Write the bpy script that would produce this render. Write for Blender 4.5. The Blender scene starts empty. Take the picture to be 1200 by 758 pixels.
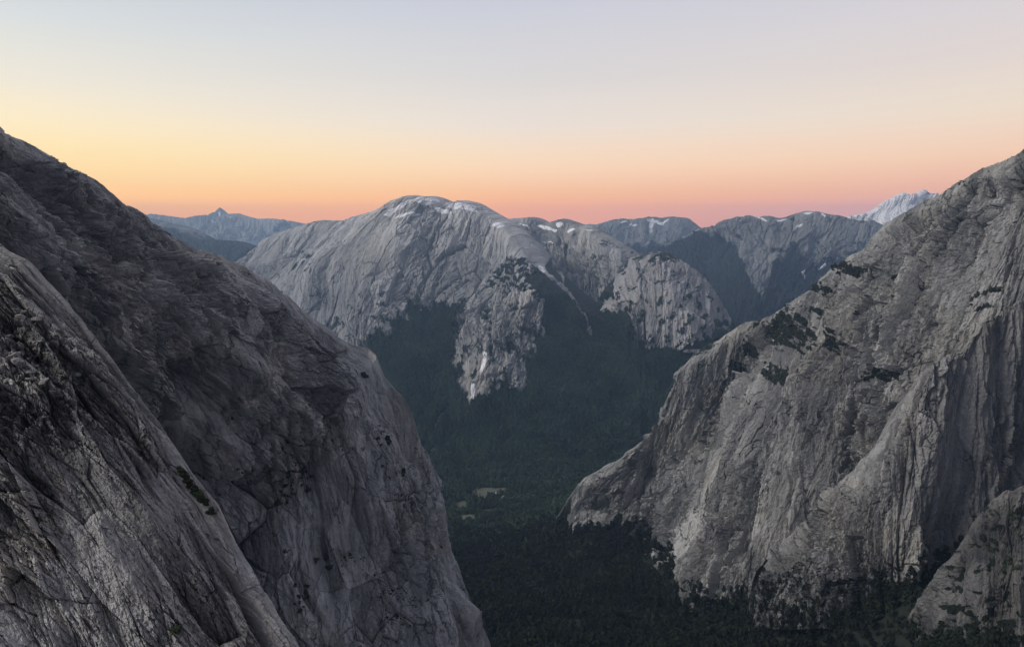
import bpy, math, random
import numpy as np

random.seed(4); rng = np.random.default_rng(11)
S = bpy.context.scene
COL = S.collection
F32 = np.float32

# ------------------------------------------------------------------ camera
FOC = 900.0; HORIZON = 275.0; CAM_Z = 1200.0
PITCH = math.atan((379 - HORIZON) / FOC)
CP, SP = math.cos(PITCH), math.sin(PITCH)

def at(p):
    """(px, py, Y) -> world point seen there at forward distance Y"""
    p = np.asarray(p, float)
    x = (p[..., 0] - 600) / FOC; y = -(p[..., 1] - 379) / FOC
    dy = CP + y * SP; dz = -SP + y * CP
    k = p[..., 2] / dy
    return np.stack([x * k, p[..., 2], CAM_Z + dz * k], -1)

def proj(P):
    X, Y, Z = P[..., 0], P[..., 1], P[..., 2] - CAM_Z
    f = Y * CP - Z * SP; u = Y * SP + Z * CP
    f = np.where(f < 1, 1, f)
    return 600 + FOC * X / f, 379 - FOC * u / f

cam_d = bpy.data.cameras.new("camera"); cam = bpy.data.objects.new("camera", cam_d); COL.objects.link(cam)
cam.location = (0, 0, CAM_Z); cam.rotation_euler = (math.pi / 2 - PITCH, 0, 0)
cam_d.sensor_width = 36; cam_d.lens = 36 * FOC / 1200.0
cam_d.clip_start = 1; cam_d.clip_end = 200000
S.camera = cam

# ------------------------------------------------------------------ noise
def _h(ix, iy, seed):
    h = (ix.astype(np.int64) * 374761393 + iy.astype(np.int64) * 668265263 + seed * 2147483647 + 1013904223) & 0xFFFFFFFF
    h = ((h ^ (h >> 13)) * 1274126177) & 0xFFFFFFFF
    h = ((h ^ (h >> 16)) * 2246822519) & 0xFFFFFFFF
    return (h ^ (h >> 15)) & 0xFFFFFFFF

def rnd(ix, iy, seed):
    return (_h(ix, iy, seed) / 4294967296.0).astype(F32)

def perlin(x, y, seed=0):
    x = x.astype(F32); y = y.astype(F32)
    x0 = np.floor(x); y0 = np.floor(y); fx = x - x0; fy = y - y0
    ix = x0.astype(np.int64); iy = y0.astype(np.int64)
    ux = fx * fx * fx * (fx * (fx * 6 - 15) + 10); uy = fy * fy * fy * (fy * (fy * 6 - 15) + 10)
    def g(i, j):
        a = rnd(ix + i, iy + j, seed) * (2 * np.pi)
        return np.cos(a) * (fx - i) + np.sin(a) * (fy - j)
    a = g(0, 0); b = g(1, 0); c = g(0, 1); d = g(1, 1)
    t = a + (b - a) * ux; u = c + (d - c) * ux
    return (t + (u - t) * uy) * 1.5

def fbm(x, y, o=4, seed=0, gain=0.5, lac=2.03):
    s = 0; a = 1.0; n = 0
    for i in range(o):
        s = s + a * perlin(x, y, seed + i * 17); n += a
        x = x * lac + 3.7; y = y * lac + 1.3; a *= gain
    return s / n

def ridged(x, y, o=4, seed=0, gain=0.5, lac=2.1):
    s = 0; a = 1.0; n = 0; w = 1.0
    for i in range(o):
        r = 1 - np.abs(perlin(x, y, seed + i * 13)) * 1.6
        r = np.clip(r, 0, 1) ** 2
        s = s + a * r * w; n += a; w = np.clip(r * 1.6, 0, 1)
        x = x * lac + 5.1; y = y * lac + 2.2; a *= gain
    return s / n

def voro(x, y, seed=0):
    """F1, F2, rnd a, rnd b, rnd c of the nearest cell, offset to its centre"""
    x0 = np.floor(x).astype(np.int64); y0 = np.floor(y).astype(np.int64)
    f1 = np.full(x.shape, 9, F32); f2 = f1.copy()
    bx = np.zeros_like(x0); by = np.zeros_like(x0); ddx = np.zeros_like(f1); ddy = np.zeros_like(f1)
    for i in (-1, 0, 1):
        for j in (-1, 0, 1):
            cx = x0 + i; cy = y0 + j
            dx = (x - (cx + rnd(cx, cy, seed))).astype(F32); dy = (y - (cy + rnd(cx, cy, seed + 5))).astype(F32)
            d = np.sqrt(dx * dx + dy * dy)
            m = d < f1
            f2 = np.where(m, f1, np.minimum(f2, d)); f1 = np.where(m, d, f1)
            bx = np.where(m, cx, bx); by = np.where(m, cy, by); ddx = np.where(m, dx, ddx); ddy = np.where(m, dy, ddy)
    return f1, f2, rnd(bx, by, seed + 9), rnd(bx, by, seed + 23), rnd(bx, by, seed + 31), ddx, ddy

def facet(x, y, seed, tilt=1.0):
    f1, f2, a, b, c, dx, dy = voro(x, y, seed)
    h = (a - .5) + tilt * ((b - .5) * 2 * dx + (c - .5) * 1.2 * dy)
    return h, f2 - f1, a

def sstep(a, b, x):
    t = np.clip((x - a) / (b - a), 0, 1); return t * t * (3 - 2 * t)

def in_poly(px, py, poly):
    r = np.zeros(px.shape, bool); n = len(poly)
    for i in range(n):
        x1, y1 = poly[i]; x2, y2 = poly[(i + 1) % n]
        c = ((y1 > py) != (y2 > py)) & (px < (x2 - x1) * (py - y1) / (y2 - y1 + 1e-9) + x1)
        r ^= c
    return r

def seg_dist(px, py, pts):
    d = np.full(px.shape, 1e9)
    for (x1, y1), (x2, y2) in zip(pts[:-1], pts[1:]):
        vx, vy = x2 - x1, y2 - y1
        t = np.clip(((px - x1) * vx + (py - y1) * vy) / (vx * vx + vy * vy), 0, 1)
        d = np.minimum(d, np.hypot(px - x1 - t * vx, py - y1 - t * vy))
    return d

# ------------------------------------------------------------------ node helpers
class NT:
    def __init__(s, name):
        s.m = bpy.data.materials.new(name); s.m.use_nodes = True
        s.t = s.m.node_tree; s.t.nodes.clear()
    def n(s, typ, **k):
        nd = s.t.nodes.new(typ)
        for a, v in k.items():
            if a.startswith('i_'):
                key = a[2:]; key = int(key) if key.isdigit() else key.replace('_', ' ')
                s.set(nd.inputs[key], v)
            else: setattr(nd, a, v)
        return nd
    def set(s, inp, v):
        if hasattr(v, 'is_output'): s.t.links.new(v, inp)
        elif hasattr(v, 'outputs'): s.t.links.new(v.outputs[0], inp)
        else: inp.default_value = v
    def math(s, op, a, b=0.0, clamp=False):
        nd = s.n('ShaderNodeMath', operation=op, use_clamp=clamp); s.set(nd.inputs[0], a); s.set(nd.inputs[1], b); return nd.outputs[0]
    def mix(s, fac, a, b):
        nd = s.n('ShaderNodeMix', data_type='RGBA'); s.set(nd.inputs[0], fac); s.set(nd.inputs[6], a); s.set(nd.inputs[7], b); return nd.outputs[2]
    def ramp(s, fac, stops, interp='LINEAR'):
        nd = s.n('ShaderNodeValToRGB'); cr = nd.color_ramp; cr.interpolation = interp
        while len(cr.elements) < len(stops): cr.elements.new(0.5)
        for e, (p, c) in zip(cr.elements, stops):
            e.position = p; e.color = c if len(c) == 4 else (*c, 1)
        s.set(nd.inputs[0], fac); return nd.outputs[0]
    def smooth(s, x, a, b):
        nd = s.n('ShaderNodeMapRange', interpolation_type='SMOOTHSTEP'); s.set(nd.inputs[0], x)
        nd.inputs[1].default_value = a; nd.inputs[2].default_value = b; return nd.outputs[0]

def rock_material(name, m, light, dark, streak=0.6, vegcol=(.012, .017, .011), bump=1.0, ochre=0.0):
    """granite; m = size in metres of the smallest mark worth drawing"""
    N = NT(name)
    uv = N.n('ShaderNodeUVMap', uv_map='strata').outputs[0]
    geo = N.n('ShaderNodeTexCoord').outputs[3]
    def mp(src, sx, sy, sz=1.0):
        return N.n('ShaderNodeMapping', i_Vector=src, i_Scale=(sx, sy, sz)).outputs[0]
    def noise(vec, sc=1.0, det=6, rough=.6, dist=0.0):
        return N.n('ShaderNodeTexNoise', i_Vector=vec, i_Scale=sc, i_Detail=det, i_Roughness=rough, i_Distortion=dist).outputs[0]
    # long water streaks and stained bands running down the face
    s1 = noise(mp(uv, 1 / (26 * m), 1 / (260 * m)), det=7, rough=.62, dist=.3)
    s2 = noise(mp(uv, 1 / (7 * m), 1 / (60 * m)), det=5, rough=.6)
    blot = noise(mp(geo, 1 / (70 * m), 1 / (70 * m), 1 / (70 * m)), det=8, rough=.62)
    grit = noise(mp(geo, 1 / (5 * m), 1 / (5 * m), 1 / (5 * m)), det=4, rough=.7)
    v = N.math('ADD', N.math('MULTIPLY', s1, streak), N.math('MULTIPLY', blot, 1 - streak))
    v = N.math('ADD', N.math('MULTIPLY', v, .54), N.math('ADD', N.math('MULTIPLY', s2, .28), N.math('MULTIPLY', grit, .18)))
    tone = N.n('ShaderNodeAttribute', attribute_name='tone').outputs[2]
    v = N.math('ADD', v, N.math('MULTIPLY', tone, .22))
    col = N.ramp(v, [(.36, dark), (.46, tuple(.5 * a + .5 * b for a, b in zip(light, dark))), (.53, light), (.66, tuple(min(.62, c * 1.5) for c in light))])
    # warm and cool lichen variation
    hue = noise(mp(geo, 1 / (120 * m), 1 / (120 * m), 1 / (120 * m)), det=4)
    col = N.mix(N.math('MULTIPLY', N.smooth(hue, .45, .68), .45), col, N.n('ShaderNodeVectorMath', operation='MULTIPLY', i_0=col, i_1=(1.07, 1.0, .87)).outputs[0])
    if ochre:
        oc = noise(mp(uv, 1 / (14 * m), 1 / (90 * m)), det=5)
        col = N.mix(N.math('MULTIPLY', N.smooth(oc, .56, .7), ochre), col, (.30, .22, .14, 1))
    # joints
    wv = N.n('ShaderNodeVectorMath', operation='ADD', i_0=mp(uv, 1 / (22 * m), 1 / (120 * m)), i_1=N.n('ShaderNodeVectorMath', operation='SCALE', i_0=N.n('ShaderNodeTexNoise', i_Vector=mp(uv, 1 / (20 * m), 1 / (30 * m)), i_Scale=1.0, i_Detail=4.0).outputs[1], i_Scale=.7).outputs[0]).outputs[0]
    vo = N.n('ShaderNodeTexVoronoi', feature='DISTANCE_TO_EDGE', i_Vector=wv, i_Scale=1.0).outputs[0]
    crack = N.math('SUBTRACT', 1.0, N.smooth(vo, .0, .03))
    broken = N.smooth(noise(mp(geo, 1 / (45 * m), 1 / (45 * m), 1 / (45 * m)), det=3), .42, .6)
    crack = N.math('MULTIPLY', crack, broken)
    col = N.mix(N.math('MULTIPLY', crack, .45), col, (*[c * .35 for c in dark], 1))
    # plants and snow from the painted coverage
    veg = N.n('ShaderNodeAttribute', attribute_name='veg').outputs[2]
    vn = noise(mp(geo, 1 / (9 * m), 1 / (9 * m), 1 / (9 * m)), det=6, rough=.7)
    vm = N.smooth(N.math('ADD', veg, N.math('MULTIPLY', N.math('SUBTRACT', vn, .5), 1.5)), .42, .58)
    vc = N.mix(vn, (*[c * .55 for c in vegcol], 1), (*[c * 1.5 for c in vegcol], 1))
    col = N.mix(vm, col, vc)
    snow = N.n('ShaderNodeAttribute', attribute_name='snow').outputs[2]
    sm = N.smooth(N.math('ADD', snow, N.math('MULTIPLY', N.math('SUBTRACT', vn, .5), 1.0)), .44, .56)
    col = N.mix(sm, col, (.90, .89, .91, 1))
    hgt = N.math('ADD', N.math('MULTIPLY', grit, 1.2), N.math('ADD', N.math('MULTIPLY', s2, 2.2), N.math('MULTIPLY', crack, -1.6)))
    bmp = N.n('ShaderNodeBump', i_Strength=.9, i_Distance=3.0 * m * bump, i_Height=hgt)
    b = N.n('ShaderNodeBsdfPrincipled', i_Base_Color=col, i_Roughness=.88, i_Normal=bmp)
    b.inputs['Specular IOR Level'].default_value = .25
    o = N.n('ShaderNodeOutputMaterial'); N.t.links.new(b.outputs[0], o.inputs[0])
    return N.m

def leaf_material(name, col, var=.5):
    N = NT(name)
    r = N.n('ShaderNodeObjectInfo').outputs['Random']
    nz = N.n('ShaderNodeTexNoise', i_Vector=N.n('ShaderNodeTexCoord').outputs[3], i_Scale=.45, i_Detail=3.0).outputs[0]
    a = N.mix(r, (*[c * (1 - var) for c in col], 1), (col[0] * (1 + var) , col[1] * (1 + var), col[2] * (1 + var * .4), 1))
    a = N.mix(N.smooth(nz, .35, .65), a, (col[0] * .75, col[1] * .8, col[2] * .8, 1))
    wp = N.n('ShaderNodeNewGeometry').outputs[0]
    pt = N.n('ShaderNodeTexNoise', i_Vector=wp, i_Scale=.006, i_Detail=5.0, i_Roughness=.6).outputs[0]
    a = N.n('ShaderNodeVectorMath', operation='SCALE', i_0=a, i_Scale=N.math('ADD', .6, N.math('MULTIPLY', N.smooth(pt, .34, .66), .75))).outputs[0]
    b = N.n('ShaderNodeBsdfPrincipled', i_Base_Color=a, i_Roughness=.75)
    b.inputs['Specular IOR Level'].default_value = .2
    o = N.n('ShaderNodeOutputMaterial'); N.t.links.new(b.outputs[0], o.inputs[0])
    return N.m

def bark_material():
    N = NT('bark')
    nz = N.n('ShaderNodeTexNoise', i_Vector=N.n('ShaderNodeTexCoord').outputs[3], i_Scale=2.0, i_Detail=4.0).outputs[0]
    b = N.n('ShaderNodeBsdfPrincipled', i_Base_Color=N.ramp(nz, [(.3, (.05, .042, .036)), (.7, (.16, .14, .12))]), i_Roughness=.9)
    o = N.n('ShaderNodeOutputMaterial'); N.t.links.new(b.outputs[0], o.inputs[0])
    return N.m

# ------------------------------------------------------------------ mesh helpers
def tag(o, label=None, cat=None, group=None, kind=None):
    if label: o['label'] = label
    if cat: o['category'] = cat
    if group: o['group'] = group
    if kind: o['kind'] = kind
    return o

def mesh_from(name, V, Fq, mat, smooth=False, attrs=None, uv=None):
    me = bpy.data.meshes.new(name)
    V = np.ascontiguousarray(V, F32); Fq = np.ascontiguousarray(Fq, np.int32)
    k = Fq.shape[1]
    me.vertices.add(len(V)); me.vertices.foreach_set('co', V.ravel())
    me.loops.add(Fq.size); me.loops.foreach_set('vertex_index', Fq.ravel())
    me.polygons.add(len(Fq)); me.polygons.foreach_set('loop_start', np.arange(0, Fq.size, k, dtype=np.int32))
    me.polygons.foreach_set('use_smooth', np.full(len(Fq), smooth, bool))
    me.update(calc_edges=True)
    for a, d in (attrs or {}).items():
        at_ = me.attributes.new(a, 'FLOAT', 'POINT'); at_.data.foreach_set('value', np.ascontiguousarray(d, F32).ravel())
    if uv is not None:
        l = me.uv_layers.new(name='strata'); l.data.foreach_set('uv', np.ascontiguousarray(uv[Fq.ravel()], F32).ravel())
    if mat: me.materials.append(mat)
    return me

def link(name, me, parent=None):
    o = bpy.data.objects.new(name, me); COL.objects.link(o)
    if parent: o.parent = parent
    return o

def grid_faces(nr, nc, flip=False):
    i = np.arange(nr - 1)[:, None] * nc + np.arange(nc - 1)[None, :]
    q = np.stack([i, i + 1, i + nc + 1, i + nc], -1).reshape(-1, 4)
    return q[:, ::-1] if flip else q

def cr(P, x):
    """Catmull-Rom through P[k] (k = 0..K-1) at parameters x (K along axis 0)"""
    K = len(P); i = np.clip(np.floor(x).astype(int), 0, K - 2); t = (x - i).reshape((-1,) + (1,) * (P.ndim - 1))
    p0 = P[np.maximum(i - 1, 0)]; p1 = P[i]; p2 = P[i + 1]; p3 = P[np.minimum(i + 2, K - 1)]
    p0 = np.where((i == 0).reshape(t.shape), 2 * p1 - p2, p0); p3 = np.where((i == K - 2).reshape(t.shape), 2 * p2 - p1, p3)
    return .5 * (2 * p1 + (p2 - p0) * t + (2 * p0 - 5 * p1 + 4 * p2 - p3) * t ** 2 + (3 * p1 - p0 - 3 * p2 + p3) * t ** 3)

class Sheet: pass

def loft(rows, crest=None, back=((120, 60), (700, 700)), dens=1.0, maxs=1100, aniso='t', floor=-30.0):
    """rows: lists of (px, py, Y) for curves with matching columns, row 0 the crest.
    crest: finer outline (px, py). back: (run behind, drop) of the hidden far side"""
    K = len(rows[0]); R = np.array(rows, float)
    plen = np.hypot(np.diff(R[:, :, 0], axis=1), np.diff(R[:, :, 1], axis=1)).sum(1).max()
    ns = int(min(maxs, plen * dens)); xs = np.linspace(0, K - 1, ns)
    W = np.stack([cr(at(r), xs) for r in R])                        # rows x ns x 3
    if crest is not None:
        c = np.array(crest, float); r0 = R[0]
        sg = 1 if r0[-1, 0] > r0[0, 0] else -1
        sf = np.interp(sg * c[:, 0], sg * r0[:, 0], np.arange(K))
        Yf = np.interp(sg * c[:, 0], sg * r0[:, 0], r0[:, 2])
        fine = at(np.column_stack([c, Yf]))
        o = np.argsort(sf); lo, hi = sf.min(), sf.max()
        new = np.stack([np.interp(xs, sf[o], fine[o, k]) for k in range(3)], -1)
        w = ((xs >= lo) & (xs <= hi))[:, None]
        ker = np.array([1, 2, 1.]) / 4
        for _ in range(2):
            new[1:-1] = ker[0] * new[:-2] + ker[1] * new[1:-1] + ker[2] * new[2:]
        d = np.where(w, new - W[0], 0)
        W[0] += d
        for i in range(1, len(W) - 1): W[i] += d * (0.35 ** i)
    nb = len(back)
    hor = W[0] * np.array([1, 1, 0]); 
    away = np.array([0., 1., 0.])
    # run away from the viewer, at right angles to the crest
    tang = np.gradient(W[0], axis=0); tang[:, 2] = 0
    tang = tang.mean(0); tang /= np.linalg.norm(tang) + 1e-9
    away = np.array([-tang[1], tang[0], 0.]);
    if away @ W[0].mean(0) * 1.0 < 0: away = -away
    B = [W[0] + away * r + np.array([0, 0, -d]) for r, d in back][::-1]
    A = np.concatenate([np.stack(B), W]) if nb else W
    # rows of samples per span
    spans = []
    for i in range(len(A) - 1):
        if i < nb: spans.append(36 if i == nb - 1 else 10)
        else:
            p, q = R[i - nb], R[i - nb + 1]
            vis = (p[:, 0] > -120) & (p[:, 0] < 1320)
            L = np.hypot(p[:, 0] - q[:, 0], p[:, 1] - q[:, 1]); L = L[vis].max() if vis.any() else L.max()
            spans.append(max(8, int(L * dens)))
    ts = np.concatenate([np.linspace(i, i + 1, n, endpoint=False) for i, n in enumerate(spans)] + [[len(A) - 1.0]])
    P = cr(A, ts)                                                   # nt x ns x 3
    g = Sheet(); g.nb = nb; g.ts = ts - nb
    dt = np.linalg.norm(np.diff(P, axis=0), axis=2).mean(1); ds = np.linalg.norm(np.diff(P, axis=1), axis=2)
    sel = (g.ts[:-1] > 0)
    tm = np.concatenate([[0], np.cumsum(dt)]); tm -= np.interp(0, g.ts, tm)
    dsm = ds[nb * 5:].mean(0); sm = np.concatenate([[0], np.cumsum(dsm)])
    SS, TT = np.meshgrid(sm, tm)
    g.U, g.V = (SS, TT) if aniso == 't' else (TT, SS)
    g.P = P; g.shape = P.shape[:2]; g.floor = floor
    g.T = np.repeat(g.ts[:, None], ns, 1); g.S = np.repeat(np.linspace(0, 1, ns)[None], len(ts), 0)
    g.px, g.py = proj(P)
    n = smooth_grid(normals(P), 10); g.N = n / (np.linalg.norm(n, axis=2, keepdims=True) + 1e-9)
    return g

def normals(P):
    a = np.gradient(P, axis=0); b = np.gradient(P, axis=1)
    n = np.cross(b, a); n /= np.linalg.norm(n, axis=2, keepdims=True) + 1e-9
    c = P - np.array([0, 0, CAM_Z])
    m = (n * c).sum(2)
    if np.median(m[len(m) // 3:]) > 0: n = -n
    return n

def hnormals(P):
    n = normals(P).copy(); n[..., 2] *= .15
    return n

def smooth_grid(A, k):
    for _ in range(k):
        A[1:-1] = (A[:-2] + 2 * A[1:-1] + A[2:]) / 4
        A[:, 1:-1] = (A[:, :-2] + 2 * A[:, 1:-1] + A[:, 2:]) / 4
    return A

def crag(x, y, seed):
    """convex blocks meeting in sharp clefts"""
    x0 = np.floor(x).astype(np.int64); y0 = np.floor(y).astype(np.int64)
    h = np.full(x.shape, -9, F32)
    for i in (-1, 0, 1):
        for j in (-1, 0, 1):
            cx = x0 + i; cy = y0 + j
            dx = (x - (cx + rnd(cx, cy, seed))).astype(F32); dy = (y - (cy + rnd(cx, cy, seed + 5))).astype(F32)
            v = .55 * rnd(cx, cy, seed + 9) + (rnd(cx, cy, seed + 23) - .5) * 1.7 * dx + (rnd(cx, cy, seed + 31) - .5) * 1.5 * dy - 1.0 * (dx * dx + dy * dy)
            h = np.maximum(h, v)
    return h

def granite(g, m, seed, rib=1.0, slab=1.0, fine=1.0, crack=1.0, ribw=90, ribl=420, crest_keep=.25, mask=None, slope_l=3.0, big=1.0, diag=0.0, dang=.6, keepw=.22, warp=.5, cleft=1.0, gain=1.0):
    U, V = g.U / m, g.V / m
    wu = fbm(U / 90, V / 170, 3, seed); wv = fbm(U / 90 + 9, V / 170 + 4, 3, seed + 50)
    Uw = U + wu * 16 * warp; Vw = V + wv * 30 * warp
    h = rib * 15 * (ridged(Uw / ribw, Vw / ribl, 3, seed + 1) - .4)
    h = h + big * 26 * (crag(Uw / 95 + 11, Vw / (95 * slope_l) + 4, seed + 81) - .2)
    h = h + big * 12 * (crag(Uw / 42 + 17, Vw / (42 * slope_l * .9) + 3, seed + 82) - .2)
    # the strata lean a little, so that slabs overlap like tiles
    mod = .12 + 1.7 * sstep(-.3, .4, fbm(U / 150, V / 220, 3, seed + 70))
    Ua = Uw + .18 * Vw
    f, e, a = facet(Ua / 30, Vw / (30 * slope_l), seed + 3, 1.25)
    h = h + slab * mod * 8.0 * f - crack * 4.0 * mod * (1 - sstep(0, .06, e))
    f2, e2, a2 = facet((Uw - .12 * Vw) / 12.0 + 31, Vw / (12.0 * slope_l * 1.1) + 12, seed + 4, 1.5)
    h = h + slab * mod * 3.6 * f2 - crack * 1.8 * mod * (1 - sstep(0, .08, e2))
    f3, e3, a3 = facet((Uw + .2 * Vw) / 5.0 + 3, Vw / (5.0 * slope_l * .8) + 2, seed + 6, 1.6)
    hs = slab * (.35 + mod) * 1.5 * f3
    if diag:
        ca, sa = math.cos(dang), math.sin(dang)
        Ur, Vr = Uw * ca + Vw * sa, -Uw * sa + Vw * ca
        md = sstep(-.1, .4, fbm(U / 160 + 5, V / 200, 3, seed + 90))
        fd, ed, ad = facet(Ur / 26 + 51, Vr / 150 + 13, seed + 91, 1.5)
        h = h + diag * md * (9.0 * fd - 3.0 * (1 - sstep(0, .06, ed)))
        h = h + diag * md * 10 * (ridged(Ur / 55 + 3, Vr / 300, 3, seed + 92) - .4)
    if cleft:
        cm = sstep(-.35, .3, fbm(U / 120 + 2, V / 300, 3, seed + 60))
        for sc_, ln, dp, wd in ((44, 330, 11, 9), (19, 170, 5, 6), (9, 70, 2.4, 4.5)):
            p_ = np.abs(perlin((Uw + 1.6 * fbm(U / 9, V / 14, 3, seed + 62)) / sc_ + .12 * Vw / sc_, Vw / ln, seed + 61 + sc_))
            h = h - cleft * cm * dp * np.clip(1 - p_ * wd, 0, 1)
    hs = hs + fine * 3.2 * fbm(U / 16, V / 26, 5, seed + 7, .68)
    hs = hs + slab * (.3 + mod) * .8 * facet(Uw / 2.4 + 8, Vw / 4.6 + 5, seed + 8, 1.6)[0]
    g.low = sstep(-.12, -.5, (h + hs - smooth_grid(h + hs, 14)) / 9.0) * sstep(-.1, .3, fbm(U / 60, V / 80, 3, seed + 71))
    i0 = int(np.argmin(np.abs(g.ts))); dist = np.linalg.norm(g.P - g.P[i0:i0 + 1], axis=2)
    k = crest_keep + (1 - crest_keep) * sstep(0.0, keepw * 100 * m, dist)
    k = np.where(g.T < 0, crest_keep * sstep(-.9, -.2, g.T), k)
    h = h * k + hs * np.where(g.T < 0, k, np.maximum(k, .5))
    if mask is not None: h = h * mask
    g.Q = g.P + g.N * (h * m * gain)[..., None]
    g.h = h
    g.tone = ((a - .5) * .7 + (a2 - .5) * .4) * .9
    return g

def build(g, name, mat, label, cat, veg=None, snow=None, tone=None, uvoff=(0, 0), smooth=False):
    Q = g.Q.copy(); Q[..., 2] = np.maximum(Q[..., 2], g.floor)
    nr, nc = g.shape
    q = grid_faces(nr, nc)
    c = Q[nr // 2, nc // 2]; nrm = np.cross(Q[nr // 2, nc // 2 + 1] - c, Q[nr // 2 + 1, nc // 2] - c)
    if nrm @ (c - np.array([0, 0, CAM_Z])) > 0: q = q[:, ::-1]
    z = np.zeros(g.shape)
    uv = np.column_stack([g.U.ravel() + uvoff[0], g.V.ravel() + uvoff[1]])
    me = mesh_from(name, Q.reshape(-1, 3), q, mat, smooth, dict(veg=z if veg is None else veg, snow=z if snow is None else snow, tone=g.tone if tone is None else tone), uv)
    o = link(name, me); tag(o, label, cat, kind='structure')
    return o

def steep(Q):
    a = np.gradient(Q, axis=0); b = np.gradient(Q, axis=1)
    n = np.cross(b, a); n /= np.linalg.norm(n, axis=2, keepdims=True) + 1e-9
    return np.abs(n[..., 2])

# ------------------------------------------------------------------ light and air settings
HAZE_D = 5.0e-5; HAZE_C = (.47, .69, 1.0, 1); AIR = (.22, .235, .27); SKY_GAIN = 3.0
SUN_E, SUN_A, SUN_AZ, SUN_EL = 2.4, 24, -108, 39
SKYL = [(-5, (215,150,115)), (1.2, (238,172,124)), (2.2, (248,190,128)), (3.4, (251,209,146)), (5, (253,224,162)), (7, (252,232,190)), (9.5, (238,229,210)), (13.2, (217,220,218)), (16.5, (198,206,213)), (28, (166,172,187)), (90, (128,131,143))]
SKYC = [(-5, (200,140,130)), (1.7, (230,166,138)), (2.2, (238,174,136)), (2.9, (243,186,141)), (3.8, (246,200,161)), (5.1, (248,214,180)), (6.3, (243,218,192)), (7.9, (233,220,208)), (11, (218,213,210)), (16.5, (201,203,214)), (28, (166,172,187)), (90, (128,131,143))]
SKYR = [(-5, (170,130,140)), (1.7, (201,163,162)), (2.2, (212,164,155)), (3.1, (226,176,154)), (4.1, (236,190,162)), (5.1, (240,202,172)), (6.3, (240,210,186)), (7.9, (235,218,197)), (11, (225,212,205)), (16.5, (207,206,214)), (28, (166,170,185)), (90, (128,131,143))]
SKYB = [(-5, (122,122,130)), (5, (130,130,140)), (20, (140,140,150)), (90, (128,131,143))]
# ------------------------------------------------------------------ materials
M_near = rock_material('granite_near', .16, (.40, .395, .395), (.185, .182, .183), streak=.45, ochre=.0)
M_left = rock_material('granite_left', .8, (.425, .425, .435), (.17, .17, .178), streak=.5)
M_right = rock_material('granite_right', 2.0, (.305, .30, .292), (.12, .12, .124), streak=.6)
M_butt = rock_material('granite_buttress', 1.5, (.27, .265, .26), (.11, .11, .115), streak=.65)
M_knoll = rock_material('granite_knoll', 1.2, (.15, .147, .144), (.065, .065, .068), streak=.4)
M_mid = rock_material('granite_massif', 6.0, (.36, .352, .35), (.16, .16, .165), streak=.5, bump=.5)
M_dome = rock_material('granite_dome', 5.5, (.31, .30, .30), (.15, .15, .155), streak=.5, bump=.5)
M_far = rock_material('granite_far', 11.0, (.25, .248, .246), (.11, .115, .12), streak=.55)
M_dist = rock_material('rock_distant', 14.0, (.36, .36, .36), (.18, .19, .20), streak=.5)

D = 1.25   # mesh points per photo pixel on the near faces

# ------------------------------------------------------------------ ground heights
GC = [(560,758,1600),(650,758,1600),(750,758,1550),(850,758,1450),(950,758,1300),(1050,758,1150),(1150,758,1000),(1250,758,900),(560,660,2300),(650,660,2250),(750,660,2150),(810,708,1850),
      (600,620,2750),(660,612,2500),(700,612,2420),(880,728,1650),(951,708,1560),(1008,700,1450),(1060,702,1230),(1110,705,1160),(1160,708,1110),(520,600,3228),(580,580,3480),(640,572,3540),(560,550,3850),(500,758,1500),(470,700,1900),(420,620,2800)]
gp = at(np.array(GC, float))
A_ = np.array([[-900,3900,0],[2500,3900,0],[-1500,3000,0],[1800,2600,400],[1600,1300,700],[-1200,1500,200]], float)
gp = np.concatenate([gp, A_]); SC = 1000.0
def phi(r2): return .5 * r2 * np.log(r2 + 1e-9)
def tps_fit(p, z, lam=2e-3):
    n = len(p); d2 = ((p[:, None] - p[None]) ** 2).sum(-1)
    K = phi(d2) + lam * np.eye(n); Pm = np.column_stack([np.ones(n), p])
    Am = np.block([[K, Pm], [Pm.T, np.zeros((3, 3))]])
    return np.linalg.solve(Am, np.concatenate([z, np.zeros(3)]))
_gq = gp[:, :2] / SC; _gw = tps_fit(_gq, gp[:, 2])
def ground_z(X, Y):
    x = np.stack([X, Y], -1) / SC
    z = _gw[-3] + x @ _gw[-2:]
    for i in range(len(_gq)): z = z + _gw[i] * phi(((x - _gq[i]) ** 2).sum(-1))
    z = np.clip(z, -10, 760)
    z = z * sstep(4000, 3300, Y)
    lim = np.interp(Y, [0, 700, 1100], [300, 450, 760])
    z = np.minimum(z, lim) * sstep(-1600, -900, X) * sstep(3500, 2600, X)
    return z + (16 * fbm(X / 260, Y / 260, 4, 71) + 5 * fbm(X / 60, Y / 60, 2, 72)) * (Y > 0) * (Y < 6000)
def foot_plants(g, reach):
    """brush creeping up from the forest onto the foot of a wall"""
    hgt = g.Q[..., 2] - ground_z(g.Q[..., 0], g.Q[..., 1])
    n = fbm(g.px / 14, g.py / 12, 4, 35) + .6 * fbm(g.px / 4, g.py / 4, 3, 36)
    reach = reach * (.25 + .75 * sstep(690, 760, g.px))
    return .75 * sstep(reach, -reach * .3, hgt - 1.6 * reach * n)

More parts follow.
